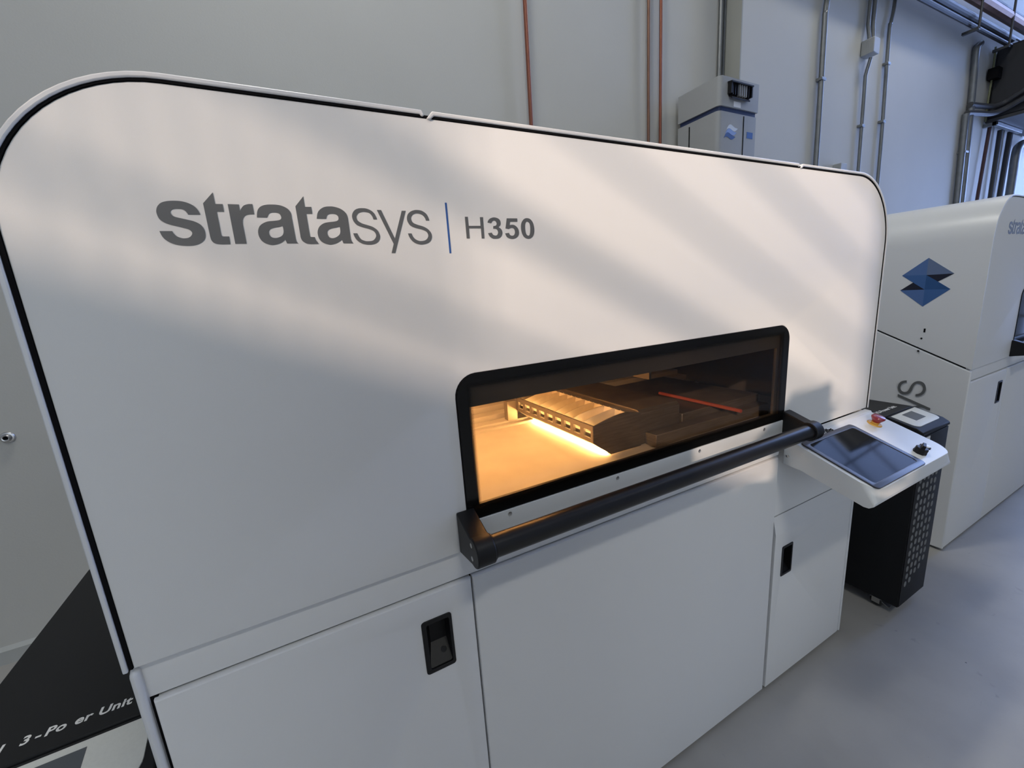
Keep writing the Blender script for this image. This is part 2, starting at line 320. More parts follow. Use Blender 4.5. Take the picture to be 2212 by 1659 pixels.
# letter outlines of the printed name and model number (x, z, corner flag), metres on the front panel
GLYPHS = {
  's1': [[(-0.0843,1.5557,1),(-0.0973,1.5554,1),(-0.0988,1.5588,0),(-0.1018,1.5616,0),(-0.1069,1.5622,0),(-0.1114,1.5619,0),(-0.1141,1.5604,0),(-0.1153,1.558,0),(-0.1148,1.5551,0),(-0.1122,1.5526,0),(-0.1056,1.5507,0),(-0.0988,1.549,0),(-0.0921,1.547,0),(-0.0866,1.5434,0),(-0.0836,1.538,0),(-0.0831,1.5317,0),(-0.0846,1.5261,0),(-0.088,1.5219,0),(-0.0941,1.5183,0),(-0.1012,1.5169,0),(-0.1101,1.517,0),(-0.1186,1.5187,0),(-0.1254,1.5228,0),(-0.1292,1.5281,0),(-0.1309,1.5348,1),(-0.1179,1.5349,1),(-0.117,1.5323,0),(-0.1143,1.5286,0),(-0.1101,1.5265,0),(-0.1066,1.526,0),(-0.1022,1.5268,0),(-0.099,1.5291,0),(-0.0973,1.532,0),(-0.0976,1.5345,0),(-0.1,1.537,0),(-0.1043,1.5386,0),(-0.111,1.5406,0),(-0.1192,1.5429,0),(-0.1248,1.5458,0),(-0.1284,1.55,0),(-0.1296,1.556,0),(-0.1292,1.56,0),(-0.1273,1.5644,0),(-0.1231,1.5687,0),(-0.1172,1.5709,0),(-0.1096,1.5718,0),(-0.1016,1.5715,0),(-0.0947,1.5695,0),(-0.0893,1.5661,0),(-0.0859,1.5612,0)]],
  't1': [[(-0.0659,1.5836,1),(-0.0656,1.5695,1),(-0.0574,1.5696,1),(-0.0575,1.5601,1),(-0.0656,1.5599,1),(-0.0655,1.5308,1),(-0.065,1.5291,0),(-0.0633,1.5285,1),(-0.0572,1.5285,1),(-0.0574,1.5185,1),(-0.0658,1.5183,1),(-0.0722,1.5188,0),(-0.076,1.5205,0),(-0.078,1.5239,0),(-0.0785,1.5282,1),(-0.0788,1.5698,1)]],
  'r': [[(-0.0516,1.5698,1),(-0.0389,1.5698,1),(-0.039,1.5615,1),(-0.037,1.5647,0),(-0.0332,1.5687,0),(-0.0278,1.5706,0),(-0.023,1.5708,1),(-0.0229,1.5576,1),(-0.0276,1.5575,1),(-0.0317,1.5567,0),(-0.0348,1.5549,0),(-0.037,1.5518,0),(-0.0382,1.5479,0),(-0.0385,1.5436,1),(-0.0384,1.5191,1),(-0.0517,1.5191,1)]],
  'a1': [[(-0.0204,1.5537,1),(-0.0079,1.5537,1),(-0.0065,1.5568,0),(-0.0042,1.5595,0),(-0.0006,1.5606,0),(0.005,1.5603,0),(0.0082,1.5588,0),(0.0095,1.5551,0),(0.0087,1.5522,0),(0.0057,1.5505,0),(-0.0005,1.5495,0),(-0.0075,1.5487,0),(-0.0134,1.5465,0),(-0.0181,1.5432,0),(-0.0208,1.5391,0),(-0.0222,1.5343,0),(-0.022,1.5286,0),(-0.0199,1.5233,0),(-0.016,1.5196,0),(-0.0111,1.5177,0),(-0.0066,1.5172,0),(-0.0007,1.5183,0),(0.0048,1.5207,0),(0.01,1.5245,1),(0.0113,1.5193,1),(0.0258,1.5192,1),(0.024,1.5215,0),(0.0234,1.5253,1),(0.0228,1.5546,1),(0.0227,1.56,0),(0.0204,1.5648,0),(0.0159,1.5684,0),(0.0093,1.5706,0),(0.0011,1.5711,0),(-0.0072,1.5704,0),(-0.0132,1.5682,0),(-0.0171,1.5645,0),(-0.0192,1.5597,0)],[(0.0093,1.5432,1),(0.0059,1.5419,0),(-0.0001,1.5408,0),(-0.0052,1.5393,0),(-0.0079,1.5372,0),(-0.0089,1.5348,0),(-0.0089,1.5311,0),(-0.0071,1.528,0),(-0.0043,1.5268,0),(-0.0008,1.5267,0),(0.0036,1.528,0),(0.0071,1.5303,0),(0.009,1.5337,0),(0.0096,1.5378,0)]],
  't2': [[(0.0421,1.5835,1),(0.0419,1.5694,1),(0.0504,1.5696,1),(0.0503,1.5602,1),(0.0424,1.56,1),(0.0427,1.5307,1),(0.0431,1.5285,0),(0.0451,1.528,1),(0.0488,1.5279,1),(0.0497,1.5236,0),(0.053,1.5184,1),(0.0426,1.5182,1),(0.0365,1.519,0),(0.0319,1.5225,0),(0.0302,1.5269,0),(0.0301,1.5307,1),(0.0298,1.5697,1)]],
  'a2': [[(0.0553,1.5536,1),(0.068,1.5536,1),(0.0696,1.5577,0),(0.0721,1.56,0),(0.076,1.5609,0),(0.0813,1.5605,0),(0.0848,1.5581,0),(0.0853,1.5542,0),(0.0833,1.5514,0),(0.0787,1.55,0),(0.071,1.549,0),(0.0644,1.5475,0),(0.0586,1.5439,0),(0.0553,1.5395,0),(0.0536,1.534,0),(0.054,1.5275,0),(0.0564,1.5225,0),(0.0612,1.5189,0),(0.068,1.5172,0),(0.0747,1.5183,0),(0.0805,1.5208,0),(0.0858,1.5244,1),(0.0872,1.5191,1),(0.1015,1.519,1),(0.0996,1.5219,0),(0.0987,1.5253,1),(0.0986,1.5545,1),(0.0977,1.5601,0),(0.0945,1.5649,0),(0.089,1.5686,0),(0.0812,1.5708,0),(0.0748,1.571,0),(0.0677,1.5699,0),(0.0614,1.5662,0),(0.0575,1.5612,0)],[(0.0853,1.5432,1),(0.0808,1.5417,0),(0.0735,1.5403,0),(0.0689,1.538,0),(0.0669,1.5352,0),(0.067,1.5308,0),(0.069,1.5275,0),(0.0731,1.5264,0),(0.0782,1.5278,0),(0.0832,1.5314,0),(0.0851,1.5354,0),(0.0855,1.5398,0)]],
  's3': [[(0.1413,1.5544,1),(0.1359,1.5543,1),(0.1347,1.5586,0),(0.1311,1.5632,0),(0.1254,1.5647,0),(0.1202,1.5647,0),(0.1147,1.5627,0),(0.1115,1.5587,0),(0.1113,1.5546,0),(0.1131,1.5512,0),(0.1185,1.5479,0),(0.1258,1.5457,0),(0.1332,1.5432,0),(0.1393,1.5388,0),(0.1421,1.5329,0),(0.1426,1.5282,0),(0.1402,1.5228,0),(0.1348,1.5187,0),(0.128,1.517,0),(0.1208,1.5171,0),(0.1139,1.5188,0),(0.1075,1.5235,0),(0.1043,1.5293,0),(0.1034,1.5336,1),(0.1092,1.5336,1),(0.1107,1.5293,0),(0.1141,1.5246,0),(0.1197,1.5223,0),(0.1244,1.522,0),(0.1305,1.5228,0),(0.1345,1.5258,0),(0.1368,1.5299,0),(0.1362,1.5341,0),(0.1331,1.5376,0),(0.1269,1.5402,0),(0.1183,1.5424,0),(0.1106,1.5455,0),(0.1062,1.5511,0),(0.1049,1.5574,0),(0.1063,1.5625,0),(0.1101,1.5671,0),(0.1156,1.5695,0),(0.1221,1.5701,0),(0.1284,1.5694,0),(0.1351,1.5662,0),(0.1392,1.561,0)]],
  'y': [[(0.1428,1.5681,1),(0.1491,1.5683,1),(0.1653,1.5258,1),(0.1813,1.5681,1),(0.1875,1.5682,1),(0.1632,1.5038,1),(0.1574,1.5039,1),(0.1625,1.5179,1)]],
  's4': [[(0.225,1.5542,1),(0.2194,1.5541,1),(0.2178,1.5587,0),(0.2136,1.5629,0),(0.2072,1.5647,0),(0.202,1.5643,0),(0.1971,1.5616,0),(0.195,1.5576,0),(0.1955,1.5534,0),(0.1983,1.5498,0),(0.2052,1.5471,0),(0.2136,1.5448,0),(0.2211,1.5408,0),(0.2259,1.5346,0),(0.2265,1.5284,0),(0.2239,1.5227,0),(0.2187,1.5189,0),(0.2117,1.517,0),(0.205,1.5168,0),(0.1973,1.519,0),(0.192,1.5234,0),(0.1887,1.5289,0),(0.1874,1.5339,1),(0.1931,1.5339,1),(0.1946,1.5295,0),(0.1981,1.5252,0),(0.2031,1.5227,0),(0.2076,1.5221,0),(0.2138,1.523,0),(0.2181,1.5258,0),(0.2206,1.5302,0),(0.2198,1.5346,0),(0.2168,1.5377,0),(0.2097,1.5404,0),(0.2001,1.5425,0),(0.1927,1.546,0),(0.1889,1.552,0),(0.1884,1.5575,0),(0.1905,1.5632,0),(0.1952,1.5672,0),(0.2013,1.5695,0),(0.2066,1.57,0),(0.2137,1.569,0),(0.2205,1.5649,0),(0.2236,1.5594,0)]],
  'H': [[(0.2883,1.5615,1),(0.2936,1.5616,1),(0.2939,1.5469,1),(0.3163,1.5472,1),(0.3164,1.5615,1),(0.322,1.5616,1),(0.322,1.5263,1),(0.3167,1.5263,1),(0.3166,1.5432,1),(0.2941,1.5429,1),(0.2939,1.5263,1),(0.2884,1.5263,1)]],
  '3': [[(0.3303,1.553,1),(0.3372,1.5519,1),(0.3397,1.5554,0),(0.3431,1.5564,0),(0.3463,1.5552,0),(0.3479,1.5518,0),(0.3469,1.5489,0),(0.3442,1.5476,0),(0.341,1.5472,1),(0.3404,1.5428,1),(0.3442,1.5428,0),(0.3481,1.541,0),(0.3496,1.5365,0),(0.3474,1.5323,0),(0.3436,1.5312,0),(0.3392,1.5326,0),(0.3369,1.5361,1),(0.3298,1.5351,1),(0.3323,1.53,0),(0.3372,1.5265,0),(0.3423,1.5257,0),(0.3499,1.5265,0),(0.3555,1.5301,0),(0.3581,1.5359,0),(0.3564,1.5417,0),(0.3511,1.5454,1),(0.3547,1.5487,0),(0.3558,1.5532,0),(0.354,1.5582,0),(0.349,1.5609,0),(0.3424,1.5617,0),(0.3356,1.5597,0),(0.3317,1.5562,0)]],
  '5': [[(0.3687,1.5607,1),(0.3901,1.561,1),(0.3901,1.5554,1),(0.375,1.5551,1),(0.3739,1.5493,1),(0.3792,1.55,0),(0.3846,1.5488,0),(0.3897,1.5446,0),(0.392,1.5388,0),(0.3912,1.5328,0),(0.387,1.5282,0),(0.3805,1.5257,0),(0.3735,1.5259,0),(0.3668,1.5288,0),(0.3636,1.535,1),(0.3712,1.5359,1),(0.3732,1.5324,0),(0.3774,1.531,0),(0.3818,1.5325,0),(0.3839,1.5374,0),(0.3825,1.5426,0),(0.3784,1.5445,0),(0.3741,1.5438,0),(0.3713,1.5425,1),(0.365,1.5434,1)]],
  '0': [[(0.4103,1.5619,0),(0.4171,1.5604,0),(0.4224,1.5549,0),(0.425,1.5457,0),(0.4244,1.5363,0),(0.4207,1.5296,0),(0.4139,1.5259,0),(0.4067,1.5266,0),(0.4014,1.5302,0),(0.3979,1.5375,0),(0.397,1.5467,0),(0.3991,1.5545,0),(0.4043,1.5602,0)],[(0.4103,1.556,0),(0.415,1.5535,0),(0.4166,1.5469,0),(0.4159,1.5376,0),(0.414,1.5323,0),(0.4107,1.5313,0),(0.4072,1.5342,0),(0.4057,1.5408,0),(0.4057,1.5487,0),(0.4074,1.554,0)]],
}

def glyph_loop(pts, per=4):
    """(x, z, corner) points -> smooth closed loop, sharp at the corners"""
    n = len(pts); out = []
    for i in range(n):
        p1, p2 = pts[i], pts[(i + 1) % n]
        p0 = pts[i - 1] if not p1[2] else p1
        p3 = pts[(i + 2) % n] if not p2[2] else p2
        if p1[2] and p2[2]: out.append(p1[:2]); continue
        for k in range(per):
            t = k / per
            out.append(tuple(0.5 * (2 * p1[j] + (p2[j] - p0[j]) * t + (2 * p0[j] - 5 * p1[j] + 4 * p2[j] - p3[j]) * t * t + (3 * p1[j] - p0[j] - 3 * p2[j] + p3[j]) * t ** 3) for j in (0, 1)))
    return out
def glyphs(keys): return [glyph_loop(lp) for k in keys for lp in GLYPHS[k]]

# ================================================================== the room
bm = boxes((-4.4, 11, -7.4, 2, -0.1, 0.0)); struct(done(bm, 'floor', M['floor'], smooth=False))
bm = boxes((-4.4, 11, -7.4, 2, 8.5, 8.6)); struct(done(bm, 'ceiling', M['ceiling'], smooth=False))
bm = boxes((-4.2, 3.296, 1.74, 1.94, 0, 8.5), (3.296, 10.8, 1.603, 1.94, 0, 8.5))
wb = struct(done(bm, 'wall_back', M['wall'], smooth=False))
bm = boxes((3.284, 3.296, 1.603, 1.74, 0, 8.5)); struct(done(bm, 'trim_1', M['wall_return'], smooth=False))  # return of the wall step, in a darker olive grey
WY0, WY1, WZ0, WZ1 = -4.95, -2.70, 3.305, 4.75
bm = boxes((-4.2, -4.0, -7.0, WY0, 0, 8.5), (-4.2, -4.0, WY1, 1.74, 0, 8.5), (-4.2, -4.0, WY0, WY1, 0, WZ0), (-4.2, -4.0, WY0, WY1, WZ1, 8.5))
struct(done(bm, 'wall_left', M['wall'], smooth=False))
bm = boxes((-4.0, 10.6, -7.2, -7.0, 0, 8.5)); struct(done(bm, 'wall_front', M['wall'], smooth=False))
bm = boxes((10.6, 10.8, -7.0, 1.603, 0, 8.5)); struct(done(bm, 'wall_right', M['wall'], smooth=False))
bm = bmesh.new(); box(bm, -4.0, 3.284, 1.722, 1.74, 0.0, 0.062); xprism(bm, [(1.722, 0.062), (1.74, 0.062), (1.74, 0.076)], -4.0, 3.284)
struct(done(bm, 'baseboard_back', M['base'], smooth=False))
# high window in the left wall, frame, glazing bars and added dimming bars
bm = boxes((-4.12, -4.08, WY0, WY1, WZ0 - 0.02, WZ0 + 0.0), (-4.12, -4.08, WY0, WY1, WZ1 - 0.05, WZ1), (-4.12, -4.08, WY0, WY0 + 0.05, WZ0, WZ1), (-4.12, -4.08, WY1 - 0.05, WY1, WZ0, WZ1))
win = struct(done(bm, 'window_1', M['fixture'], smooth=False))
for zz, hh in BARS:
    done(boxes((-4.11, -4.09, WY0, WY1, zz - hh / 2, zz + hh / 2)), 'glazing_and_dimming_bar', M['fixture'], win, smooth=False)
for yy, hh in DIM_BARS:
    done(boxes((-4.11, -4.09, yy - hh / 2, yy + hh / 2, WZ0, WZ1)), 'glazing_and_dimming_bar', M['fixture'], win, smooth=False)
# glazed sectional doors, the front one added as fill light: each pane a piece
def glazed_door(name, o, u, nu, nv, wu, hv, m, e=0.035):
    u = Vector(u); o = Vector(o); nrm = Vector((u.y, -u.x, 0))
    def slab(bm, a, b, z0, z1, d0, d1):
        P = [o + u * a, o + u * b]
        prism(bm, [P[0] + nrm * d0 + Vector((0, 0, z0)), P[1] + nrm * d0 + Vector((0, 0, z0)), P[1] + nrm * d0 + Vector((0, 0, z1)), P[0] + nrm * d0 + Vector((0, 0, z1))],
              [P[0] + nrm * d1 + Vector((0, 0, z0)), P[1] + nrm * d1 + Vector((0, 0, z0)), P[1] + nrm * d1 + Vector((0, 0, z1)), P[0] + nrm * d1 + Vector((0, 0, z1))])
    bm = bmesh.new()
    for i in range(nu + 1): slab(bm, i * wu - e, i * wu + e, 0, nv * hv, 0, 0.06)
    for j in range(nv + 1): slab(bm, 0, nu * wu, j * hv - e if j else 0, j * hv + e, 0, 0.06)
    d = struct(done(bm, name, M['conduit_dark'], smooth=False))
    for i in range(nu):
        for j in range(nv):
            bm = bmesh.new(); slab(bm, i * wu + e, (i + 1) * wu - e, j * hv + e, (j + 1) * hv - e, 0.012, 0.03)
            done(bm, 'pane', m, d, smooth=False)
glazed_door('door_1', (10.59, 1.4, 0), (0, -1, 0), 3, 14, 0.95, 0.55, M['daylight_r'], 0.022)
glazed_door('fill_door', (0.6, -6.99, 0), (-1, 0, 0), 4, 6, 1.1, 0.7, M['fill_f'])  # invented glowing door out of view, lights the machine fronts
for (x, y, z), wh in zip(FIXTURES, ('above the large machine', 'above the far printer', 'above the photographer', 'over the open floor at the right')):
    t = thing('unseen_ceiling_light', 'unseen white linear light fixture hung ' + wh, 'light', (x, y, z), 'ceiling lights')
    done(boxes((x - 0.6, x + 0.6, y - 0.17, y + 0.17, z - 0.045, z + 0.05)), 'housing', M['fixture'], t, smooth=False)
    done(boxes((x - 0.57, x + 0.57, y - 0.14, y + 0.14, z - 0.06, z - 0.046)), 'diffuser', M['diffuser'], t, smooth=False)
    for dx in (-0.5, 0.5): done(tubes(([(x + dx, y, z + 0.05), (x + dx, y, 8.5)], 0.004, 6)), 'wire', M['conduit'], t)

# ================================================================== the large machine
BX = Vector((0.755, 0.47, 0.0))
pr = thing('industrial_printer', 'large white industrial printer in front with glowing window and large grey logo', 'machine', BX, 'white industrial printers')
XL, XR, ZT, RC = -0.285, 1.792, 1.7175, 0.19
SL = 0.47                                            # rise of the cover's lower side edge towards the back
def shell(pts_out, pts_in, y0, y1, lift0, lift1):
    bm = bmesh.new(); rows = []
    n = len(pts_out)
    for i, (po, pi) in enumerate(zip(pts_out, pts_in)):
        dz = lift0 if i == 0 else (lift1 if i == n - 1 else 0.0)
        rows.append([bm.verts.new((po[0], y0, po[1])), bm.verts.new((po[0], y1, po[1] + dz)), bm.verts.new((pi[0], y1, pi[1] + dz)), bm.verts.new((pi[0], y0, pi[1]))])
    for a, b in zip(rows, rows[1:]):
        for k in range(4): bm.faces.new((a[k], a[(k + 1) % 4], b[(k + 1) % 4], b[k]))
    bm.faces.new(rows[0][::-1]); bm.faces.new(rows[-1])
    return bm
T = 0.0065
D = 0.94
lift = SL * D
# cover of the top and sides: three pieces with a joint above each door joint
o_l = [(XL, 0.9435)] + arc(XL + RC, ZT - RC, RC, 180, 90, 18) + [(0.229, ZT), (0.2335, ZT - 0.008)]
i_l = [(XL + T, 0.9435)] + arc(XL + RC, ZT - RC, RC - T, 180, 90, 18) + [(0.227, ZT - T), (0.2285, ZT - 0.0095)]
done(shell(o_l, i_l, -0.004, D, lift, 0), 'top_cover', M['white_trim'], pr, bevel=0.0018)
o_m = [(0.2365, ZT - 0.0115), (0.2465, ZT), (1.2545, ZT), (1.2605, ZT - 0.007)]
i_m = [(0.2425, ZT - 0.0125), (0.2495, ZT - T), (1.2515, ZT - T), (1.2555, ZT - 0.009)]
done(shell(o_m, i_m, -0.004, D, 0, 0), 'top_cover', M['white_trim'], pr, bevel=0.0018)
RR = 0.21
o_r = [(1.2635, ZT - 0.0105), (1.2725, ZT)] + arc(XR - RR, ZT - RR, RR, 90, 0, 18) + [(XR, 0.9435)]
i_r = [(1.2695, ZT - 0.012), (1.2755, ZT - T)] + arc(XR - RR, ZT - RR, RR - T, 90, 0, 18) + [(XR - T, 0.9435)]
done(shell(o_r, i_r, -0.004, D, 0, lift), 'top_cover', M['white_trim'], pr, bevel=0.0018)
# base sides below the cover
def side_plate(x0, x1):
    bm = bmesh.new(); xprism(bm, [(-0.003, 0.012), (D, 0.012), (D, 0.936 + SL * D), (-0.003, 0.936)], x0, x1)
    return done(bm, 'base_side', M['white_trim'], pr, bevel=0.006, seg=4)
bl = side_plate(-0.2815, -0.2695)
br_ = side_plate(1.7560, 1.7680)
# small fittings on the left side of the base and cover
def side_decor(parent, xs):
    """graphics on the left side face at x = xs"""
    def quad(pts, m, name):
        bm = bmesh.new(); xprism(bm, pts, xs - 0.0012, xs + 0.0004); done(bm, name, m, parent, smooth=False)
    Tp, R1, L1, Cu, N1, N2, Cl, R2, L2, B = (0.2, 1.4685), (0.1034, 1.3888), (0.2925, 1.392), (0.2, 1.3885), (0.1555, 1.355), (0.2465, 1.3555), (0.2, 1.3195), (0.1085, 1.318), (0.2925, 1.3195), (0.199, 1.2383)
    quad([Tp, L1, Cu], M['logo1'], 'logo_facet'); quad([Tp, Cu, R1], M['logo2'], 'logo_facet'); quad([Cu, N1, R1], M['logo3'], 'logo_facet')
    quad([L1, N2, Cl, Cu], M['logo4'], 'logo_facet'); quad([Cu, Cl, R2, N1], M['logo5'], 'logo_facet'); quad([N2, L2, Cl], M['logo3'], 'logo_facet')
    quad([L2, B, Cl], M['logo1'], 'logo_facet'); quad([Cl, B, R2], M['logo4'], 'logo_facet')
    # last letters of the rotated name: glyph x -> up, glyph z -> towards the back
    k = 2.05; ax, az = 0.2, 1.519
    mt = Matrix(((0, 0, -1, xs - 0.0004), (0, 1, 0, 0), (1, 0, 0, 0), (0, 0, 0, 1)))
    def place(key, dx):
        return [[(k * (p[0] - GX) + dx, k * (p[1] - 1.519) + 0.149) for p in lp] for lp in glyphs([key])]
    GX = 0.1877
    me = flat_mesh(place('s4', 0.787) + place('y', 0.787), 0.0008, mt); link('lettering', me, M['letter'], parent)
    bm = boxes((xs - 0.001, xs + 0.001, 0.176, 0.183, 1.112, 1.131)); done(bm, 'lock_slot', M['gap'], parent)
    for (yy, zz, rr) in ((0.187, 1.0817, 0.0042), (0.1925, 1.0186, 0.0045)):
        bm = bmesh.new(); lathe(bm, [(rr, -0.001), (rr, 0.0014), (0.002, 0.002)], basis((xs, yy, zz), (0, 0, 1), (0, 1, 0)), 12); done(bm, 'screw', M['blackplastic'], parent)
PXL_, PXR_, PZT_ = -0.2735, 1.7835, 1.7075
# dark inner frame
ZC = ZT - T - 0.0055
bm = bmesh.new()
rc = RC - T - 0.005
yprism(bm, [(-0.268, 0.93), (0.235, 0.93), (0.235, ZC)] + arc(-0.2735 + rc, ZC - rc, rc, 90, 180, 10)[0:], 0.021, 0.9)
yprism(bm, [(1.275, 0.93), (1.775, 0.93)] + arc(1.7795 - rc, ZC - rc, rc, 0, 90, 10) + [(1.275, ZC)], 0.021, 0.04)
box(bm, 1.70, 1.775, 0.04, 0.9, 0.93, 1.49)
box(bm, 1.275, 1.60, 0.04, 0.9, 1.305, ZC)
box(bm, 1.275, 1.70, 0.835, 0.9, 0.93, 1.305)
box(bm, 0.235, 1.275, 0.021, 0.9, 1.305, ZC); box(bm, 0.235, 1.275, 0.835, 0.9, 0.93, 1.305)
box(bm, -0.262, 1.752, 0.062, 0.9, 0.025, 0.925)
chassis = done(bm, 'inner_frame', M['gap'], pr, smooth=False)

# black strip filling the slot between cover and front panel
def arch(x0, x1, zt, r0, r1, zb): return [(x0, zb)] + arc(x0 + r0, zt - r0, r0, 180, 90, 18) + arc(x1 - r1, zt - r1, r1, 90, 0, 18) + [(x1, zb)]
go = arch(XL + T + 0.0002, XR - T - 0.0002, ZT - T - 0.0002, RC - T, RR - T, 0.9455)
gi = arch(PXL_ - 0.0003, PXR_ + 0.0003, PZT_ + 0.0003, 0.1763, 0.2003, 0.9455)
plate('gap_strip', [go + gi[::-1]], -0.0015, 0.021, M['gap'], pr)
done(boxes((-0.2697, -0.2600, 0.009, 0.03, 0.02, 0.884)), 'gap_strip', M['gap'], pr, smooth=False)  # black strip in the gap beside the left door
# front panel with the notch for window and drawer
PXL, PXR, PZT = -0.2735, 1.7835, 1.7075
rp = 0.176
WL, WR, WT, WB = 0.2405, 1.2715, 1.2905, 1.004
rw = 0.042
outer = [(PXL, 0.9445), (0.2405, 0.9445), (WL, WB)] + arc(WL + rw, WT - rw, rw, 180, 90, 8) + arc(WR - rw, WT - rw, rw, 90, 0, 8) + [(WR, WB), (1.2755, 0.9445), (PXR, 0.9445)] + \
        arc(PXR - 0.2, PZT - 0.2, 0.2, 0, 90, 18) + arc(PXL + rp, PZT - rp, rp, 90, 180, 18)
fp = plate('front_panel', [outer], 0.0, 0.02, M['white'], pr, bevel=0.0022)
wm = flat_mesh(glyphs(['s1', 't1', 'r', 'a1', 't2', 'a2', 's3', 'y', 's4']), 0.0008, Matrix.Translation((0, -0.0003, 0)) @ FRONT)
word = link('wordmark', wm, M['letter'], fp); word['label'] = 'dark grey stratasys lettering'
mn = flat_mesh(glyphs(['H', '3', '5', '0']), 0.0008, Matrix.Translation((0, -0.0003, 0)) @ FRONT)
model = link('model_number', mn, M['letter'], fp); model['label'] = 'dark grey H350 lettering'
dv = done(boxes((0.2547, 0.2578, -0.0007, 0.0003, 1.5022, 1.5829)), 'divider_line', M['blue'], fp, smooth=False); dv['label'] = 'thin blue vertical line'

# rail between panel and doors
plate('rail', [[(-0.2765, 0.8845), (1.2765, 0.8845), (1.2765, 0.9408), (-0.2765, 0.9402)]], 0.009, 0.02, M['white'], pr, bevel=0.001)
def handle(door, x0, x1, z0, z1):
    """black recessed pull with a lock knob in its sloping floor"""
    bm = bmesh.new()
    h = plate('handle', [rrect(x0, x1, z0, z1, 0.006), rrect(x0 + 0.009, x1 - 0.006, z0 + 0.008, z1 - 0.009, 0.004)], -0.0015, 0.004, M['blackplastic'], door, bevel=0.0008)
    a0, a1, b0, b1 = x0 + 0.009, x1 - 0.006, z0 + 0.008, z1 - 0.009
    prism(bm, [(a0, 0.003, b0), (a1, 0.003, b0), (a1, 0.003, b1), (a0, 0.003, b1)], [(a0 + 0.012, 0.034, b0 + 0.03), (a1, 0.034, b0 + 0.03), (a1, 0.034, b1), (a0 + 0.012, 0.034, b1)])
    bm.faces.ensure_lookup_table(); bmesh.ops.delete(bm, geom=[bm.faces[0]], context='FACES')
    pk = done(bm, 'pocket', M['blackplastic'], door, smooth=False)
    bm = bmesh.new(); lathe(bm, [(0.006, 0), (0.006, 0.008), (0.004, 0.010)], basis((a1 - 0.012, 0.018, b0 + 0.017), (1, 0, 0), (0, 0.6, 0.8)) @ Matrix.Rotation(PI, 4, 'X'), 14)
    done(bm, 'lock', M['blackplastic'], door)
HL = (0.1275, 0.1878, 0.7085, 0.8268)
door_l = plate('door', [[(-0.2645, 0.013), (0.2362, 0.013), (0.2362, 0.8808), (-0.2645, 0.8808)], rrect(HL[0] + 0.002, HL[1] - 0.002, HL[2] + 0.002, HL[3] - 0.002, 0.005)], 0.0, 0.02, M['white'], pr, bevel=0.0045)
handle(door_l, *HL)
door_m = plate('door', [[(0.2397, 0.013), (1.2632, 0.013), (1.2632, 0.8822), (0.2397, 0.8822)]], 0.0, 0.02, M['white'], pr, bevel=0.0045)
HR = (1.3175, 1.3795, 0.4400, 0.5525)
door_r = plate('door', [[(1.2775, 0.013), (1.7525, 0.013), (1.7525, 0.605), (1.2775, 0.605)], rrect(HR[0] + 0.002, HR[1] - 0.002, HR[2] + 0.002, HR[3] - 0.002, 0.004)], 0.0, 0.02, M['white'], pr, bevel=0.0015)
handle(door_r, *HR)
bm = bmesh.new(); xprism(bm, [(0.0, 0.6045), (0.012, 0.6655), (0.022, 0.6655), (0.02, 0.6045)], 1.2775, 1.7525)
done(bm, 'chamfer', M['white'], door_r, smooth=False)
bm = bmesh.new(); xprism(bm, [(0.012, 0.6695), (0.032, 0.90), (0.042, 0.90), (0.022, 0.6695)], 1.281, 1.7525)
done(bm, 'sloping_panel', M['white'], pr, smooth=False)

# ---------------- window
pane = plate('window_pane', [[(WL + 0.0015, WB + 0.0005)] + arc(WL + 0.0015 + rw, WT - 0.0015 - rw, rw, 180, 90, 8) + arc(WR - 0.0015 - rw, WT - 0.0015 - rw, rw, 90, 0, 8) + [(WR - 0.0015, WB + 0.0005)]],
             -0.0022, -0.0002, None, pr)
pane.data.materials.append(glass_mat(0.2735 - BX.x, 1.2350 - BX.x, 1.0330 - BX.z, 1.2620 - BX.z))
# black carrier frame behind the pane border (left: open to the dots)
fr_in = [(0.262, 1.022), (1.243, 1.022), (1.243, 1.275), (0.262, 1.275)]
fr_out = [(WL + 0.001, WB + 0.001)] + arc(WL + rw, WT - rw, rw - 0.001, 180, 90, 8) + arc(WR - rw, WT - rw, rw - 0.001, 90, 0, 8) + [(WR - 0.001, WB + 0.001)]
plate('window_frame', [fr_out, fr_in], 0.0002, 0.006, M['blackplastic'], pr)
# inner metal frame seen through the glass
plate('inner_window_frame', [[(0.245, 1.0), (1.26, 1.0), (1.26, 1.302), (0.245, 1.302)], [(0.268, 1.026), (1.2345, 1.026), (1.2345, 1.2245), (0.268, 1.2245)]], 0.0115, 0.0195, M['lip'], pr, bevel=0.0012)

# ---------------- drawer front under the window with the bar handle
sp = plate('drawer_front', [[(0.2425, 0.9465), (1.2735, 0.9465), (1.2735, 1.0030), (0.2425, 1.0030)]], -0.004, 0.012, M['strip'], pr, bevel=0.0012)
for x in (0.3303, 0.6136, 0.8930, 1.1705):
    bm = bmesh.new(); mt = basis((x, -0.004, 0.9935), (1, 0, 0), (0, 0, 1))
    lathe(bm, [(0.0046, -0.0005), (0.0046, 0.0012), (0.0024, 0.0016), (0.0020, 0.0004)], mt, 14); done(bm, 'screw', M['steel'], sp)
def bracket(x0, x1):
    pts = [(-0.0005, 0.9455), (-0.0005, 1.0300), (-0.008, 1.0290)] + arc(-0.0735, 0.984, 0.0275, 68, 285, 14) + []
    bm = bmesh.new(); xprism(bm, pts, x0, x1); b = done(bm, 'bracket', M['blackplastic'], pr, bevel=0.0025)
    return b
b0 = bracket(0.2185, 0.2545)
for z in (0.972, 0.998):
    bm = bmesh.new(); lathe(bm, [(0.0045, -0.0005), (0.0045, 0.0006), (0.003, 0.001)], basis((0.2185, -0.07, z), (0, 0, 1), (0, 1, 0)), 12); done(bm, 'screw', M['steel'], b0)
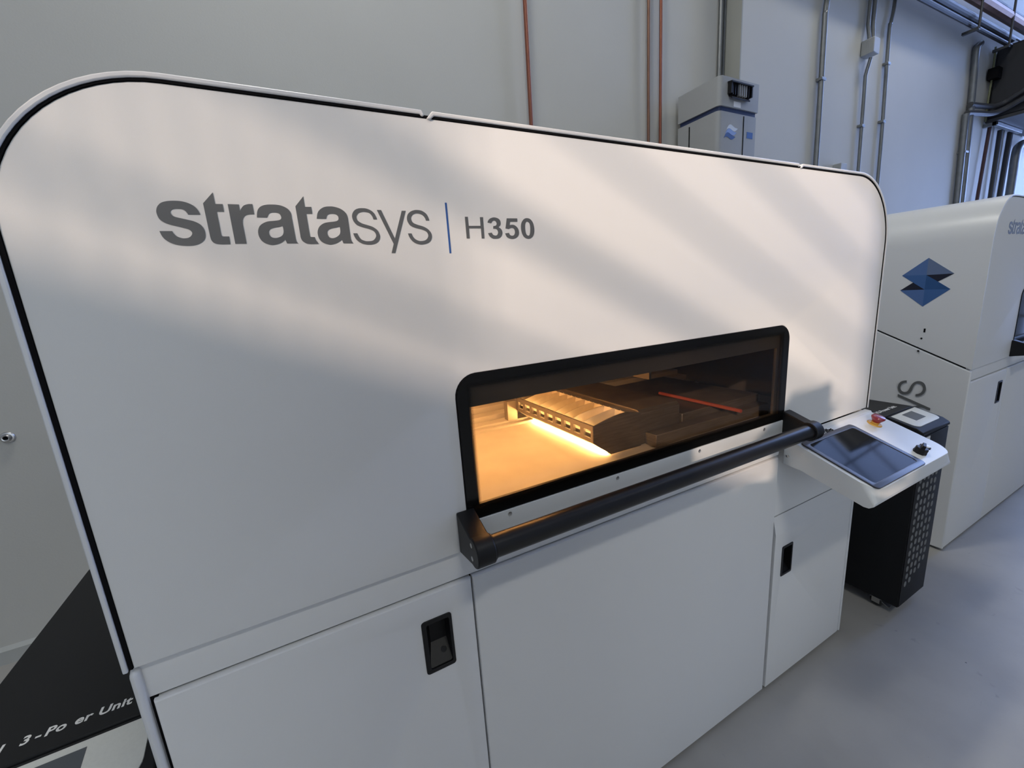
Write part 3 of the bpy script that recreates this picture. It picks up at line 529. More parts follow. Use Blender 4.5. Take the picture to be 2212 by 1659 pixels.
b1 = bracket(1.2625, 1.2985)
done(tubes(([(0.2545, -0.0735, 0.984), (1.2625, -0.0735, 0.984)], 0.0213, 28)), 'bar_handle', M['blacktube'], pr)
for xa in (0.2545, 1.2595): done(tubes(([(xa, -0.0735, 0.984), (xa + 0.003, -0.0735, 0.984)], 0.0235, 28)), 'end_collar', M['blackplastic'], pr)

# ---------------- heated chamber behind the window
CHX = 1.69
for nm_, b in (('chamber_wall', (0.2455, 0.2555, 0.042, 0.83, 0.935, 1.30)), ('chamber_wall', (CHX, CHX + 0.008, 0.042, 0.83, 0.935, 1.30)), ('chamber_wall', (0.246, CHX, 0.815, 0.83, 0.935, 1.30)), ('chamber_roof', (0.246, CHX, 0.042, 0.83, 1.288, 1.302))):
    done(boxes(b), nm_, M['chamber'], pr, smooth=False)
bed = done(boxes((0.258, CHX - 0.002, 0.11, 0.625, 0.936, 0.95)), 'powder_bed', M['powder'], pr, smooth=False)
for b in ((0.258, CHX - 0.002, 0.044, 0.086, 0.936, 0.957), (0.258, CHX - 0.002, 0.088, 0.109, 0.936, 0.953), (0.258, CHX - 0.002, 0.626, 0.649, 0.936, 0.958), (0.258, CHX - 0.002, 0.651, 0.699, 0.936, 0.966), (0.258, CHX - 0.002, 0.701, 0.754, 0.936, 0.985), (0.258, CHX - 0.002, 0.756, 0.813, 0.936, 1.005)):
    done(boxes(b), 'bed_rim', M['powder'], pr, bevel=0.002)
# lamp carriage that travels over the bed: louvered bar, curved vanes, saw-tooth deflectors, long brushed cover
CY0, CY1, XF = 0.195, 0.640, 0.700
bm = bmesh.new(); xprism(bm, [(CY0, 0.9535), (CY0, 1.052), (CY0 + 0.012, 1.062), (CY1, 1.062), (CY1, 0.9535)], 0.880, 1.05)
car = done(bm, 'lamp_carriage', M['brushed'], pr, bevel=0.003)
done(boxes((0.90, 1.45, 0.150, CY0 - 0.001, 0.9535, 0.992)), 'front_rail', M['brushed'], car, bevel=0.002)
done(boxes((1.062, 1.46, CY0, CY1, 0.9535, 1.018)), 'rear_cover', M['brushed'], car, bevel=0.003)
ridge = [(XF + 0.125 * t, 1.050 + 0.020 * math.sin(t * PI / 2)) for t in (0, 0.2, 0.4, 0.6, 0.8, 1.0)]
bm = bmesh.new(); P = [(0.762, 0.9535), (XF, 1.0), (XF, 1.05)] + ridge[1:] + [(0.879, 1.058), (0.879, 0.9535)]
prism(bm, [(x, CY0 - 0.004, z) for x, z in P], [(x, CY0, z) for x, z in P]); done(bm, 'end_plate', M['brushed'], car, smooth=False)
bm = bmesh.new(); prism(bm, [(x, CY1, z) for x, z in P], [(x, CY1 + 0.004, z) for x, z in P]); done(bm, 'end_plate', M['brushed'], car, smooth=False)
nv = 9; pitch = (CY1 - CY0) / nv
bm = boxes((XF, XF + 0.007, CY0, CY1, 1.000, 1.012), (XF, XF + 0.007, CY0, CY1, 1.036, 1.050))
for k in range(nv + 1):
    y = CY0 + k * pitch; box(bm, XF, XF + 0.007, max(CY0, y - 0.0085), min(CY1, y + 0.0085), 1.012, 1.036)
done(bm, 'louver_bar', M['hoodmetal'], car, smooth=False)
bm = bmesh.new(); prism(bm, [(XF + 0.001, CY0, 1.0), (XF + 0.005, CY0, 1.0), (0.768, CY0, 0.9545), (0.764, CY0, 0.9545)], [(XF + 0.001, CY1, 1.0), (XF + 0.005, CY1, 1.0), (0.768, CY1, 0.9545), (0.764, CY1, 0.9545)])
done(bm, 'lower_deflector', M['reflector'], car, smooth=False)
done(boxes((XF + 0.010, 0.878, CY0, CY1, 0.998, 1.002)), 'reflector', M['reflector'], car, smooth=False)
for k in range(nv):
    y = CY0 + k * pitch
    low = [(XF + 0.125, 1.004), (XF + 0.008, 1.004)]
    if k: 
        bm = bmesh.new(); prism(bm, [(x, y - 0.001, z) for x, z in ridge + low], [(x, y + 0.001, z) for x, z in ridge + low]); done(bm, 'vane', M['reflector'], car, smooth=False)
    bm = bmesh.new()                                     # curved floor between two vanes
    fl = [(XF + 0.010, 1.022), (XF + 0.05, 1.014), (XF + 0.09, 1.020), (XF + 0.120, 1.045), (XF + 0.1245, 1.068)]
    A = fl + [(x + 0.001, z - 0.003) for x, z in fl[::-1]]
    prism(bm, [(x, y + 0.0015, z) for x, z in A], [(x, y + pitch - 0.0015, z) for x, z in A]); done(bm, 'scoop', M['reflector'], car, smooth=False)
    bm = bmesh.new()                                     # saw-tooth deflector behind
    prism(bm, [(0.826, y + 0.001, 1.050), (0.826, y + pitch - 0.001, 1.050), (0.826, y + pitch - 0.001, 1.054), (0.826, y + pitch * 0.5, 1.071), (0.826, y + 0.001, 1.054)], [(0.872, y + 0.001, 1.050), (0.872, y + pitch - 0.001, 1.050), (0.872, y + pitch - 0.001, 1.058), (0.872, y + pitch * 0.5, 1.0585), (0.872, y + 0.001, 1.058)])
    done(bm, 'deflector', M['hoodmetal'], car, smooth=False)
done(tubes(([(0.757, CY0 + 0.01, 0.9585), (0.757, CY1 - 0.02, 0.9585)], 0.0045, 12)), 'lamp_tube', M['lamptube'], car)
done(tubes(([(XF + 0.016, CY0 + 0.004, 1.0335), (XF + 0.016, CY1 - 0.004, 1.0335)], 0.0028, 10)), 'lamp_tube', M['innertube'], car)
for x in (0.38, 0.54):
    done(tubes(([(x, 0.16, 1.268), (x, 0.70, 1.268)], 0.008, 10)), 'ceiling_heater', M['heater'], pr)
done(boxes((0.84, 0.848, 0.12, 0.80, 1.175, 1.287)), 'light_baffle', M['chamber'], pr, smooth=False)  # unseen plate added to keep heater light off the chamber's right side
done(boxes((0.66, XF, CY1 + 0.006, CY1 + 0.034, 0.967, 1.04)), 'end_bracket', M['hoodmetal'], car, smooth=False)
rt = done(tubes(([(1.18, 0.075, 1.03), (1.18, 0.40, 1.03)], 0.0055, 10)), 'red_lamp_tube', M['redtube'], pr); rt['label'] = 'faintly glowing red heater tube'
for (x, y) in ((0.86, 0.066), (0.99, 0.066), (1.10, 0.066)):
    bm = bmesh.new(); lathe(bm, [(0.006, 0.956), (0.006, 0.961), (0.004, 0.964)], Matrix.Translation((x, y, 0)), 12); done(bm, 'bolt', M['steel'], bed)

# ---------------- sloping control console at the right end
def cz(y): return 0.935 + 0.36 * (y + 0.02)          # its top surface
bm = bmesh.new()
prof = [(-0.0005, 0.9415), (-0.019, 0.9395), (-0.022, cz(-0.022))] + [(-0.238, cz(-0.238))] + [(-0.2395, 0.826), (-0.236, 0.812), (-0.226, 0.804), (-0.214, 0.8035), (-0.052, 0.8505), (-0.0005, 0.8555)]
CX0, CX1 = 1.2865, 1.7745
xprism(bm, prof, CX0, CX1)
bm.edges.ensure_lookup_table()
ed = [e for e in bm.edges if abs(e.verts[0].co.x - e.verts[1].co.x) < 1e-6 and min(e.verts[0].co.y, e.verts[1].co.y) < -0.2394 and max(e.verts[0].co.y, e.verts[1].co.y) < -0.2379]
bmesh.ops.bevel(bm, geom=ed, offset=0.045, segments=8, profile=0.5, affect='EDGES')
con = done(bm, 'control_console', M['strip'], pr, bevel=0.004, seg=3, ang=30)
U = Vector((1, 0, 0)); V = Vector((0, 1, 0.36)).normalized(); NV = U.cross(V)
def cpt(x, y, h=0.0): return Vector((x, y, cz(y))) + NV * h
def cplate(name, x0, x1, y0, y1, r, h0, h1, m, bevel=0.0, hole=None):
    L = Vector((0, y1 - y0, 0.36 * (y1 - y0))).length
    mt = basis(cpt(x0, y0, (h0 + h1) / 2), U, V)
    loops = [rrect(0, x1 - x0, 0, L, r)]
    if hole: loops.append(rrect(hole[0], x1 - x0 - hole[1], hole[2], L - hole[3], r * 0.7))
    me = flat_mesh(loops, h1 - h0, mt, bevel)
    return link(name, me, m, con)
cplate('screen_bezel', 1.299, 1.592, -0.2355, -0.0365, 0.014, -0.0005, 0.004, M['bezel'], 0.001, (0.018, 0.018, 0.017, 0.017))
cplate('screen', 1.316, 1.575, -0.2195, -0.0525, 0.008, -0.0005, 0.0028, M['screen'])
mt = basis(cpt(1.6895, -0.065, 0.0), U, V)
bm = bmesh.new(); lathe(bm, [(0.0215, -0.0005), (0.0215, 0.0012), (0.019, 0.0032), (0.011, 0.0034), (0.0105, 0.012)], mt, 28); done(bm, 'yellow_ring', M['yellow'], con)
bm = bmesh.new(); lathe(bm, [(0.0105, 0.008), (0.0125, 0.012), (0.0195, 0.023), (0.020, 0.026), (0.0175, 0.0305), (0.009, 0.0325), (0.003, 0.0328)], mt, 28); done(bm, 'emergency_stop_button', M['red'], con)
mt = basis(cpt(1.6435, -0.201, 0.0), U, V)
bm = bmesh.new(); lathe(bm, [(0.0175, -0.0005), (0.0175, 0.004), (0.0165, 0.006), (0.0160, 0.017), (0.0145, 0.0185)], mt, 8)
hd = basis(cpt(1.6435, -0.201, 0.018), (U + V * 0.35), V - U * 0.35)
P = [(-0.015, -0.005), (0.015, -0.005), (0.015, 0.005), (-0.015, 0.005)]
prism(bm, [hd @ Vector((a, b, 0)) for a, b in P], [hd @ Vector((a * 0.9, b * 0.8, 0.012)) for a, b in P]); done(bm, 'selector_knob', M['blackplastic'], con, bevel=0.001)
mt = basis(cpt(1.700, -0.195, 0.0), U, V)
bm = bmesh.new(); lathe(bm, [(0.0140, -0.0005), (0.0140, 0.003), (0.0115, 0.0045)], mt, 24); done(bm, 'button_ring', M['blackplastic'], con)
bm = bmesh.new(); lathe(bm, [(0.0108, 0.002), (0.0108, 0.0062), (0.0095, 0.007)], mt, 24); done(bm, 'push_button', M['whitebutton'], con)
me = text_mesh('Waffles', 0.021, basis(cpt(1.4325, -0.0345, 0.0004), U, V), 0.0003, 0.0004)
nm = link('lettering', me, M['gap'], con)
bm = bmesh.new(); lathe(bm, [(0.0045, -0.0005), (0.0045, 0.001), (0.003, 0.0016)], basis((CX0, -0.012, 0.884), (0, 0, 1), (0, 1, 0)), 14); done(bm, 'screw', M['steel'], con)

# ================================================================== the same model standing behind, further right
SHIFT = 3.033
nb = thing('industrial_printer', 'white industrial printer at the right edge with blue folded logo on its side', 'machine', BX + Vector((SHIFT, 0, 0)), 'white industrial printers')
def copy_to(o, parent):
    c = o.copy(); COL.objects.link(c); c.parent = parent
    for ch in o.children: copy_to(ch, c)
for o in list(pr.children):
    if o.name.split('.')[0] in ('top_cover', 'base_side', 'inner_frame', 'front_panel', 'rail', 'window_frame', 'drawer_front', 'bracket', 'bar_handle', 'end_collar'): copy_to(o, nb)
copy_to(door_l, nb); copy_to(door_m, nb)
blank = plate('window_pane', [[(WL + 0.0015 + SHIFT, WB + 0.0005)] + [(x + SHIFT, z) for x, z in arc(WL + 0.0015 + rw, WT - 0.0015 - rw, rw, 180, 90, 8) + arc(WR - 0.0015 - rw, WT - 0.0015 - rw, rw, 90, 0, 8)] + [(WR - 0.0015 + SHIFT, WB + 0.0005)]], -0.0022, -0.0002, M['screen'], nb)
side_decor(nb, XL + SHIFT)
for o in nb.children:
    if o.name.startswith('front_panel'):
        for g in o.children: g.location = (0.022, 0, 0.030)
# ================================================================== power units
def power_unit(x0, x1, yf, zt, dep, label, body, txt):
    t = thing('power_unit', label, 'power unit', ((x0 + x1) / 2, yf + dep / 2, 0), 'black power units')
    s = x1 - x0
    bm = bmesh.new(); xprism(bm, [(yf, 0.045), (yf + dep, 0.045), (yf + dep, zt - 0.012), (yf + 0.115, zt - 0.012), (yf, zt - 0.052)], x0, x1)
    done(bm, 'casing', M['blacksheet'], t, bevel=0.002)
    bm = bmesh.new(); xprism(bm, [(yf + 0.112, zt - 0.0115), (yf + dep + 0.002, zt - 0.0115), (yf + dep + 0.002, zt), (yf + 0.116, zt)], x0 - 0.001, x1 + 0.001)
    top = done(bm, 'top_lid', M['blacksheet'], t, bevel=0.002)
    me_front = [(yf - 0.006, zt - 0.052), (yf - 0.004, zt - 0.040), (yf + 0.018, zt - 0.026), (yf + 0.1115, zt), (yf + 0.1115, zt - 0.0115), (yf + 0.002, zt - 0.051)]
    bm = bmesh.new(); xprism(bm, me_front, x0 - 0.002, x1 + 0.002); hood = done(bm, 'control_hood', M['blacksheet'], t, bevel=0.003)
    # display plate lying on the sloping hood
    a = Vector((0, 0.0935, 0.026)); L = a.length; v = a.normalized()
    o = Vector((x0 + 0.014, yf + 0.0185, zt - 0.0258)); mt = basis(o, (1, 0, 0), v)
    n = mt.col[2].to_3d(); wd = s - 0.028
    r = 0.026
    lp = [(0, L * 0.92), (0, r)] + arc(r, r, r, 180, 270, 6) + arc(wd - r, r, r, 270, 360, 6) + [(wd, L * 0.92)]
    pl = link('display_plate', flat_mesh([lp], 0.003, Matrix.Translation(n * 0.0008) @ mt, 0.0005), M['plate'], t)
    sw, sh = wd * 0.40, L * 0.50
    link('display', flat_mesh([[(wd * 0.30, L * 0.30), (wd * 0.30 + sw, L * 0.30), (wd * 0.30 + sw, L * 0.30 + sh), (wd * 0.30, L * 0.30 + sh)]], 0.001, Matrix.Translation(n * 0.0026) @ mt), M['dispscreen'], pl)
    for (tx, bx, size) in txt:
        me = text_mesh(tx, size, basis((x0 + bx, yf + 0.148, zt + 0.0004), (1, 0, 0), (0, 1, 0)), 0.0002, 0.0006, 1.06)
        link('lettering', me, M['whiteprint'], top)
    # front vent with rows of slots
    plate('front_cover', [[(x0 + 0.002, 0.05), (x1 - 0.002, 0.05), (x1 - 0.002, zt - 0.058), (x0 + 0.002, zt - 0.058)]], yf - 0.003, yf - 0.0005, M['blacksheet'], t, 0.0008)
    loops = []; nc = 5; px = (s - 0.055) / nc
    for r_ in range(15):
        for c_ in range(nc):
            z = 0.135 + r_ * 0.0355 + (0.006 if c_ % 2 else 0)
            if r_ == 0 and c_ > 1 or r_ == 1 and c_ > 3: continue
            xx = x0 + 0.022 + c_ * px + (0.004 if r_ % 2 else 0)
            loops.append(rrect(xx, xx + px * 0.56, z, z + 0.0245, px * 0.26, 3))
    me = flat_mesh(loops, 0.0012, Matrix.Translation((0, yf - 0.0034, 0)) @ FRONT); vs_ = link('vent_slots', me, M['vent'], t); vs_['kind'] = 'stuff'
    plate('sticker', [[(x0 + 0.004, zt - 0.125), (x0 + 0.064, zt - 0.125), (x0 + 0.064, zt - 0.062), (x0 + 0.004, zt - 0.062)]], yf - 0.0045, yf - 0.0031, M['whiteprint'], t)
    for cx_ in (x0 + 0.022, x1 - 0.022):
        for cy_ in (yf + 0.075, yf + dep - 0.06):
            bm = bmesh.new(); ax = basis((cx_ - 0.011, cy_, 0.0235), (0, 1, 0), (0, 0, 1)); lathe(bm, [(0.020, 0), (0.0235, 0.003), (0.0235, 0.019), (0.020, 0.022)], ax, 18)
            wh = done(bm, 'caster', M['rubber'], t)
            bm = boxes((cx_ - 0.016, cx_ - 0.0125, cy_ - 0.014, cy_ + 0.014, 0.018, 0.044), (cx_ + 0.0125, cx_ + 0.016, cy_ - 0.014, cy_ + 0.014, 0.018, 0.044), (cx_ - 0.018, cx_ + 0.018, cy_ - 0.02, cy_ + 0.02, 0.0415, 0.0455))
            prism(bm, [(cx_ - 0.010, cy_ - 0.014, 0.030), (cx_ + 0.010, cy_ - 0.014, 0.030), (cx_ + 0.010, cy_ - 0.046, 0.016), (cx_ - 0.010, cy_ - 0.046, 0.016)], [(cx_ - 0.010, cy_ - 0.014, 0.034), (cx_ + 0.010, cy_ - 0.014, 0.034), (cx_ + 0.010, cy_ - 0.046, 0.019), (cx_ - 0.010, cy_ - 0.046, 0.019)])
            done(bm, 'fork', M['steel'], wh, smooth=False)
    return t
power_unit(2.045, 2.283, -0.08, 0.851, 0.66, 'black power unit with small display between the two white machines', 0, [('H3-Power Unit', 0.022, 0.0245)])
power_unit(-0.577, -0.2895, -0.012, 0.790, 0.722, 'black power unit left of the large machine, lower left corner', 0, [('3', 0.098, 0.0235), ('-', 0.115, 0.0235), ('Po', 0.1265, 0.0235), ('er Unit', 0.162, 0.0235), ('H', 0.062, 0.0235)])

# ================================================================== tall grey chiller cabinet against the back wall
gx0, gx1, gy0, gy1 = 2.745, 3.158, 1.36, 1.70
ch = thing('chiller_cabinet', 'tall grey cabinet with blue wave logo by the back wall', 'cabinet', ((gx0 + gx1) / 2, (gy0 + gy1) / 2, 0))
def rounded_front(x0, x1, y0, y1, r, z0, z1):
    pts = [(x1, y1), (x0, y1)] + [(x0 + r - r * math.cos(math.radians(a)), y0 + r - r * math.sin(math.radians(a))) for a in range(0, 91, 15)] + [(x1, y0)]
    bm = bmesh.new(); prism(bm, [(x, y, z0) for x, y in pts], [(x, y, z1) for x, y in pts]); return bm
done(rounded_front(gx0, gx1, gy0, gy1, 0.03, 2.578, 2.757), 'upper_hood', M['chiller'], ch, ang=20)
done(rounded_front(gx0 + 0.012, gx1 - 0.012, gy0 + 0.012, gy1 - 0.01, 0.03, 2.545, 2.58), 'joint_seal', mat('dark_blue_joint', (0.02, 0.035, 0.10), 0.4, noise=0.2), ch, ang=20)
low = done(rounded_front(gx0, gx1 - 0.012, gy0 + 0.004, gy1, 0.03, 0.02, 2.548), 'lower_cabinet', M['chiller'], ch, ang=20)
done(boxes((3.0055, 3.0135, gy0 + 0.002, gy0 + 0.006, 0.05, 2.54)), 'door_joint', M['gap'], low, smooth=False)
done(boxes((gx0 - 0.002, gx0 + 0.002, 1.594, 1.602, 0.05, 2.525)), 'door_joint', M['gap'], low, smooth=False)
# discharge grille with slats
gr = done(boxes((2.822, 2.832, 1.330, 1.3605, 2.650, 2.722)), 'discharge_grille', M['blackplastic'], ch, smooth=False)
bm = bmesh.new(); xprism(bm, [(1.3605, 2.727), (1.325, 2.722), (1.325, 2.714), (1.3605, 2.716)], 2.820, 3.050); done(bm, 'hood_flap', M['blackplastic'], gr, smooth=False)
bm = bmesh.new(); xprism(bm, [(1.3605, 2.640), (1.338, 2.622), (1.335, 2.630), (1.3605, 2.652)], 2.838, 3.030); done(bm, 'lower_flap', M['blackplastic'], gr, smooth=False)
done(boxes((3.038, 3.048, 1.330, 1.3605, 2.650, 2.716)), 'side_cheek', M['blackplastic'], gr, smooth=False)
done(boxes((2.832, 3.038, 1.354, 1.3595, 2.642, 2.718)), 'grille_back', M['gap'], gr, smooth=False)
for i in range(8):
    x = 2.846 + i * 0.0235; done(boxes((x, x + 0.006, 1.336, 1.355, 2.646, 2.714)), 'slat', M['greybox'] if 2 < i < 7 else M['blackplastic'], gr, smooth=False)
def wave(z0, h, sk, m):
    up, dn = [], []
    for i in range(13):
        t = i / 12; x = 2.808 + sk + 0.118 * t; z = z0 + 0.012 * math.sin(t * 2 * PI * 0.95 + 0.35) + 0.020 * t
        up.append((x, z + h * math.sin(PI * min(1, t * 1.0 + 0.02)) ** 0.6)); dn.append((x - 0.004, z))
    return plate('logo_wave', [up + dn[::-1]], gy0 + 0.0022, gy0 + 0.0043, m, low)
wave(2.378, 0.030, 0.0, M['wave3']); wave(2.405, 0.030, 0.012, M['wave2']); wave(2.432, 0.028, 0.024, M['wave1'])
plate('sticker', [[(3.05, 2.405), (3.115, 2.405), (3.115, 2.445), (3.05, 2.445)]], gy0 + 0.0022, gy0 + 0.0043, M['blue'], low)
plate('sticker', [[(2.890, 2.585), (2.965, 2.585), (2.965, 2.618), (2.890, 2.618)]], gy0 - 0.001, gy0 + 0.001, M['whiteprint'], ch)

# ================================================================== pipes, conduits and boxes on the back wall
def wallpipe(name, label, cat, m, parts, group=None, straps=()):
    bm = bmesh.new()
    for p in parts: tube(bm, *p)
    o = done(bm, name, m, None); tag(o, label, cat, group)
    for (x, y, z, r) in straps:
        done(boxes((x - r - 0.014, x + r + 0.014, y - r - 0.004, 1.6025, z - 0.012, z + 0.012)), 'strap', M['conduit'], o, bevel=0.004)
    return o
wallpipe('copper_pipe', 'thick bright copper pipe on the back wall, leftmost of the three', 'pipe', M['copper'], [([(1.478, 1.703, 0.3), (1.478, 1.703, 8.4)], 0.0125, 12)])
wallpipe('copper_pipe', 'thin copper pipe on the back wall, middle of the three', 'pipe', M['copper_old'], [([(2.458, 1.71, 0.3), (2.458, 1.71, 8.4)], 0.0105, 12)])
wallpipe('copper_pipe', 'thin copper pipe on the back wall, nearest the grey cabinet', 'pipe', M['copper'], [([(2.574, 1.71, 0.3), (2.574, 1.71, 8.4)], 0.0105, 12)])
wallpipe('metal_conduit', 'shiny steel conduit rising behind the tall grey cabinet', 'conduit', M['conduit'], [([(3.21, 1.722, 0.4), (3.21, 1.722, 8.4)], 0.016, 12), ([(3.263, 1.73, 0.4), (3.263, 1.73, 8.4)], 0.009, 8)])
wallpipe('metal_conduit', 'thick steel conduit bending at its top, first right of the grey cabinet', 'conduit', M['conduit'],
         [(smooth_path([(4.375, 1.575, 0.2), (4.352, 1.575, 2.37), (4.322, 1.575, 3.42), (4.320, 1.575, 3.56), (4.345, 1.575, 3.72), (4.36, 1.575, 3.95), (4.36, 1.575, 4.5)], 5), 0.0215, 12)], straps=[(4.335, 1.575, 3.06, 0.02)])
wallpipe('metal_conduit', 'steel conduit leading into the small junction box', 'conduit', M['conduit'],
         [([(5.12, 1.575, 0.2), (5.095, 1.575, 2.37), (5.05, 1.572, 3.20), (5.052, 1.545, 3.335)], 0.0145, 10), ([(5.012, 1.55, 3.47), (5.01, 1.572, 3.60), (5.005, 1.572, 4.4)], 0.0145, 10), ([(5.072, 1.55, 3.47), (5.08, 1.565, 3.60), (5.085, 1.572, 4.4)], 0.0175, 10)], straps=[(5.075, 1.575, 2.78, 0.014)])
jb = done(boxes((4.985, 5.095, 1.500, 1.600, 3.35, 3.475)), 'junction_box', M['greybox'], None, bevel=0.006); tag(jb, 'small grey metal junction box on the wall conduit', 'junction box')
for z in (3.378, 3.4125, 3.447):
    bm = bmesh.new(); lathe(bm, [(0.014, -0.001), (0.014, 0.0015), (0.011, 0.002), (0.010, 0.0005)], basis((4.985, 1.548, z), (0, 0, 1), (0, 1, 0)), 14); done(bm, 'knockout', M['greybox'], jb)
wallpipe('metal_conduit', 'steel conduit just right of the junction box, bending at its top', 'conduit', M['conduit'],
         [(smooth_path([(5.53, 1.575, 0.2), (5.497, 1.575, 2.30), (5.415, 1.575, 3.56), (5.428, 1.575, 3.70), (5.46, 1.575, 3.90), (5.47, 1.575, 4.5)], 5), 0.0155, 12)], straps=[(5.462, 1.575, 2.86, 0.016), (5.435, 1.575, 3.36, 0.016)])
wallpipe('metal_conduit', 'pair of parallel steel conduits near the dark overhead unit, with curved tops', 'conduit', M['conduit'],
         [([(7.60, 1.565, 0.2), (7.485, 1.565, 2.17), (7.385, 1.565, 3.16)], 0.033, 12), (smooth_path([(7.74, 1.565, 0.2), (7.625, 1.565, 2.17), (7.49, 1.565, 3.32), (7.42, 1.565, 3.78), (7.44, 1.563, 3.86), (7.50, 1.56, 3.90)], 5), 0.033, 12)], straps=[(7.455, 1.565, 2.75, 0.035)])
wallpipe('wall_pipe', 'thin dark red pipe below the strut bracket', 'pipe', M['redpipe'], [([(8.08, 1.555, 0.2), (8.088, 1.555, 2.25), (8.135, 1.555, 3.14)], 0.019, 10)])
wallpipe('wall_pipe', 'grey pipe hanging from the strut bracket, left of two', 'pipe', M['conduit_dark'], [([(8.56, 1.555, 0.2), (8.527, 1.555, 2.25), (8.50, 1.555, 3.10)], 0.026, 10)])
wallpipe('wall_pipe', 'grey pipe hanging from the strut bracket, right of two', 'pipe', M['conduit_dark'], [([(8.85, 1.555, 0.2), (8.855, 1.555, 2.28), (8.87, 1.555, 3.12)], 0.030, 10)])
wallpipe('wall_pipe', 'thick grey pipe with bent top at the right edge above the far printer', 'pipe', M['conduit'], [(smooth_path([(9.16, 1.53, 0.2), (9.14, 1.53, 2.3), (9.11, 1.53, 2.85), (9.17, 1.52, 2.97), (9.35, 1.50, 3.01), (9.8, 1.5, 3.02)], 5), 0.048, 12)])
sb = done(boxes((8.06, 9.0, 1.478, 1.520, 3.090, 3.130), (8.06, 8.10, 1.478, 1.600, 3.090, 3.130)), 'strut_bracket', M['conduit'], None, bevel=0.003); tag(sb, 'light steel strut bracket under the dark overhead unit', 'bracket')
# horizontal bundle high on the wall
rack = thing('pipe_run', 'bundle of horizontal pipes running high along the back wall', 'pipes', (7.5, 1.47, 3.9))
for (z, y, r, m) in ((3.885, 1.46, 0.022, 'conduit_dark'), (3.945, 1.45, 0.030, 'conduit_dark'), (4.000, 1.47, 0.014, 'conduit'), (4.115, 1.44, 0.055, 'copper_old'), (4.215, 1.47, 0.03, 'conduit_dark')):
    xe = 8.04 if z < 3.97 else 10.55; done(tubes(([(3.9, y, z - 0.03), (xe, y, z - 0.03 + 0.017 * (xe - 3.9))], r, 10)), 'pipe', M[m], rack)
for x in (6.85, 7.75, 8.7):
    done(boxes((x - 0.02, x + 0.02, 1.39, 1.52, 3.83, 3.855)), 'rail_bracket', M['conduit_dark'], rack, smooth=False)
    done(tubes(([(x, 1.395, 3.84), (x, 1.40, 8.5)], 0.011, 8)), 'hanger_rod', M['conduit_dark'], rack)
# dark overhead unit with hoses
ov = done(boxes((8.06, 9.6, 0.55, 1.575, 3.17, 3.955)), 'overhead_unit', M['darkbox'], None, bevel=0.02); tag(ov, 'large dark box unit hung high by the wall, upper right corner', 'air unit')
done(boxes((8.05, 9.6, 0.54, 1.58, 3.135, 3.172)), 'bottom_rail', M['conduit_dark'], ov, smooth=False)
done(boxes((7.93, 8.06, 1.50, 1.59, 3.60, 3.72)), 'side_flange', M['gap'], ov, smooth=False)
for nm_, lab, path in (('flexible_hose', 'upper grey flexible hose curving to the dark overhead unit', [(7.459, 1.56, 3.264), (7.722, 1.54, 3.276), (7.936, 1.5, 3.283), (8.05, 1.44, 3.315), (8.04, 1.34, 3.36), (8.02, 1.2, 3.42), (8.03, 1.0, 3.5)]),
                       ('flexible_hose', 'lower grey flexible hose curving to the dark overhead unit', [(7.40, 1.56, 3.167), (7.617, 1.54, 3.183), (7.90, 1.5, 3.20), (8.02, 1.42, 3.235), (8.01, 1.3, 3.28), (8.01, 1.1, 3.36), (8.03, 0.9, 3.45)])):
    h = done(tubes((smooth_path(path, 6), 0.030, 10)), nm_, M['darkhose'], None); tag(h, lab, 'hose')
cb = done(tubes((smooth_path([(7.99, 1.57, 3.96), (8.0, 1.565, 3.7), (7.99, 1.565, 3.4), (8.02, 1.57, 3.15)], 5), 0.010, 8)), 'cable', mat('olive_cable', (0.16, 0.17, 0.09), 0.6, noise=0.1), None); tag(cb, 'thin olive cable hanging beside the dark overhead unit', 'cable')
swb = done(boxes((4.69, 4.795, 1.535, 1.604, 2.29, 2.42)), 'switch_box', M['greybox'], None, bevel=0.006); tag(swb, 'small grey switch box low on the wall above the printer corner', 'switch box')
done(boxes((4.795, 4.86, 1.555, 1.575, 2.325, 2.34)), 'switch_lever', M['conduit_dark'], swb, smooth=False)
# round fitting low on the wall at the left
mt = basis((-1.112, 1.741, 0.992), (1, 0, 0), (0, 0, 1))
bm = bmesh.new(); lathe(bm, [(0.022, 0.0), (0.0235, 0.006), (0.021, 0.010), (0.0165, 0.011)], mt, 24)
wf = done(bm, 'wall_fitting', M['steel'], None); tag(wf, 'round chrome wall fitting at the left edge', 'fitting')
bm = bmesh.new(); lathe(bm, [(0.0165, 0.008), (0.0155, 0.020), (0.012, 0.022), (0.0085, 0.021), (0.008, 0.012)], mt, 20); done(bm, 'nozzle', M['steel'], wf)
bm = bmesh.new(); lathe(bm, [(0.0078, 0.010), (0.0078, 0.0125)], mt, 16); done(bm, 'bore', M['gap'], wf)


# ================================================================== the photographer standing behind the camera
def skin_mesh(name, joints, edges, root, m, parent, sub=2):
    bm = bmesh.new(); ly = bm.verts.layers.skin.verify(); vv = []
    for i, (p, r) in enumerate(joints):
        v = bm.verts.new(p); v[ly].radius = (r, r) if isinstance(r, float) else r; v[ly].use_root = (i == root); vv.append(v)
    for a, b in edges: bm.edges.new((vv[a], vv[b]))
    me = bpy.data.meshes.new(name); bm.to_mesh(me); bm.free()
    o = bpy.data.objects.new(name, me); COL.objects.link(o)
    s = o.modifiers.new('skin', 'SKIN'); s.use_smooth_shade = True
    d = o.modifiers.new('subdivision', 'SUBSURF'); d.levels = sub; d.render_levels = sub
    me2 = bpy.data.meshes.new_from_object(o.evaluated_get(bpy.context.evaluated_depsgraph_get()))
    bpy.data.objects.remove(o)
    me2.materials.clear(); me2.name = name
    return link(name, me2, m, parent, ang=180)
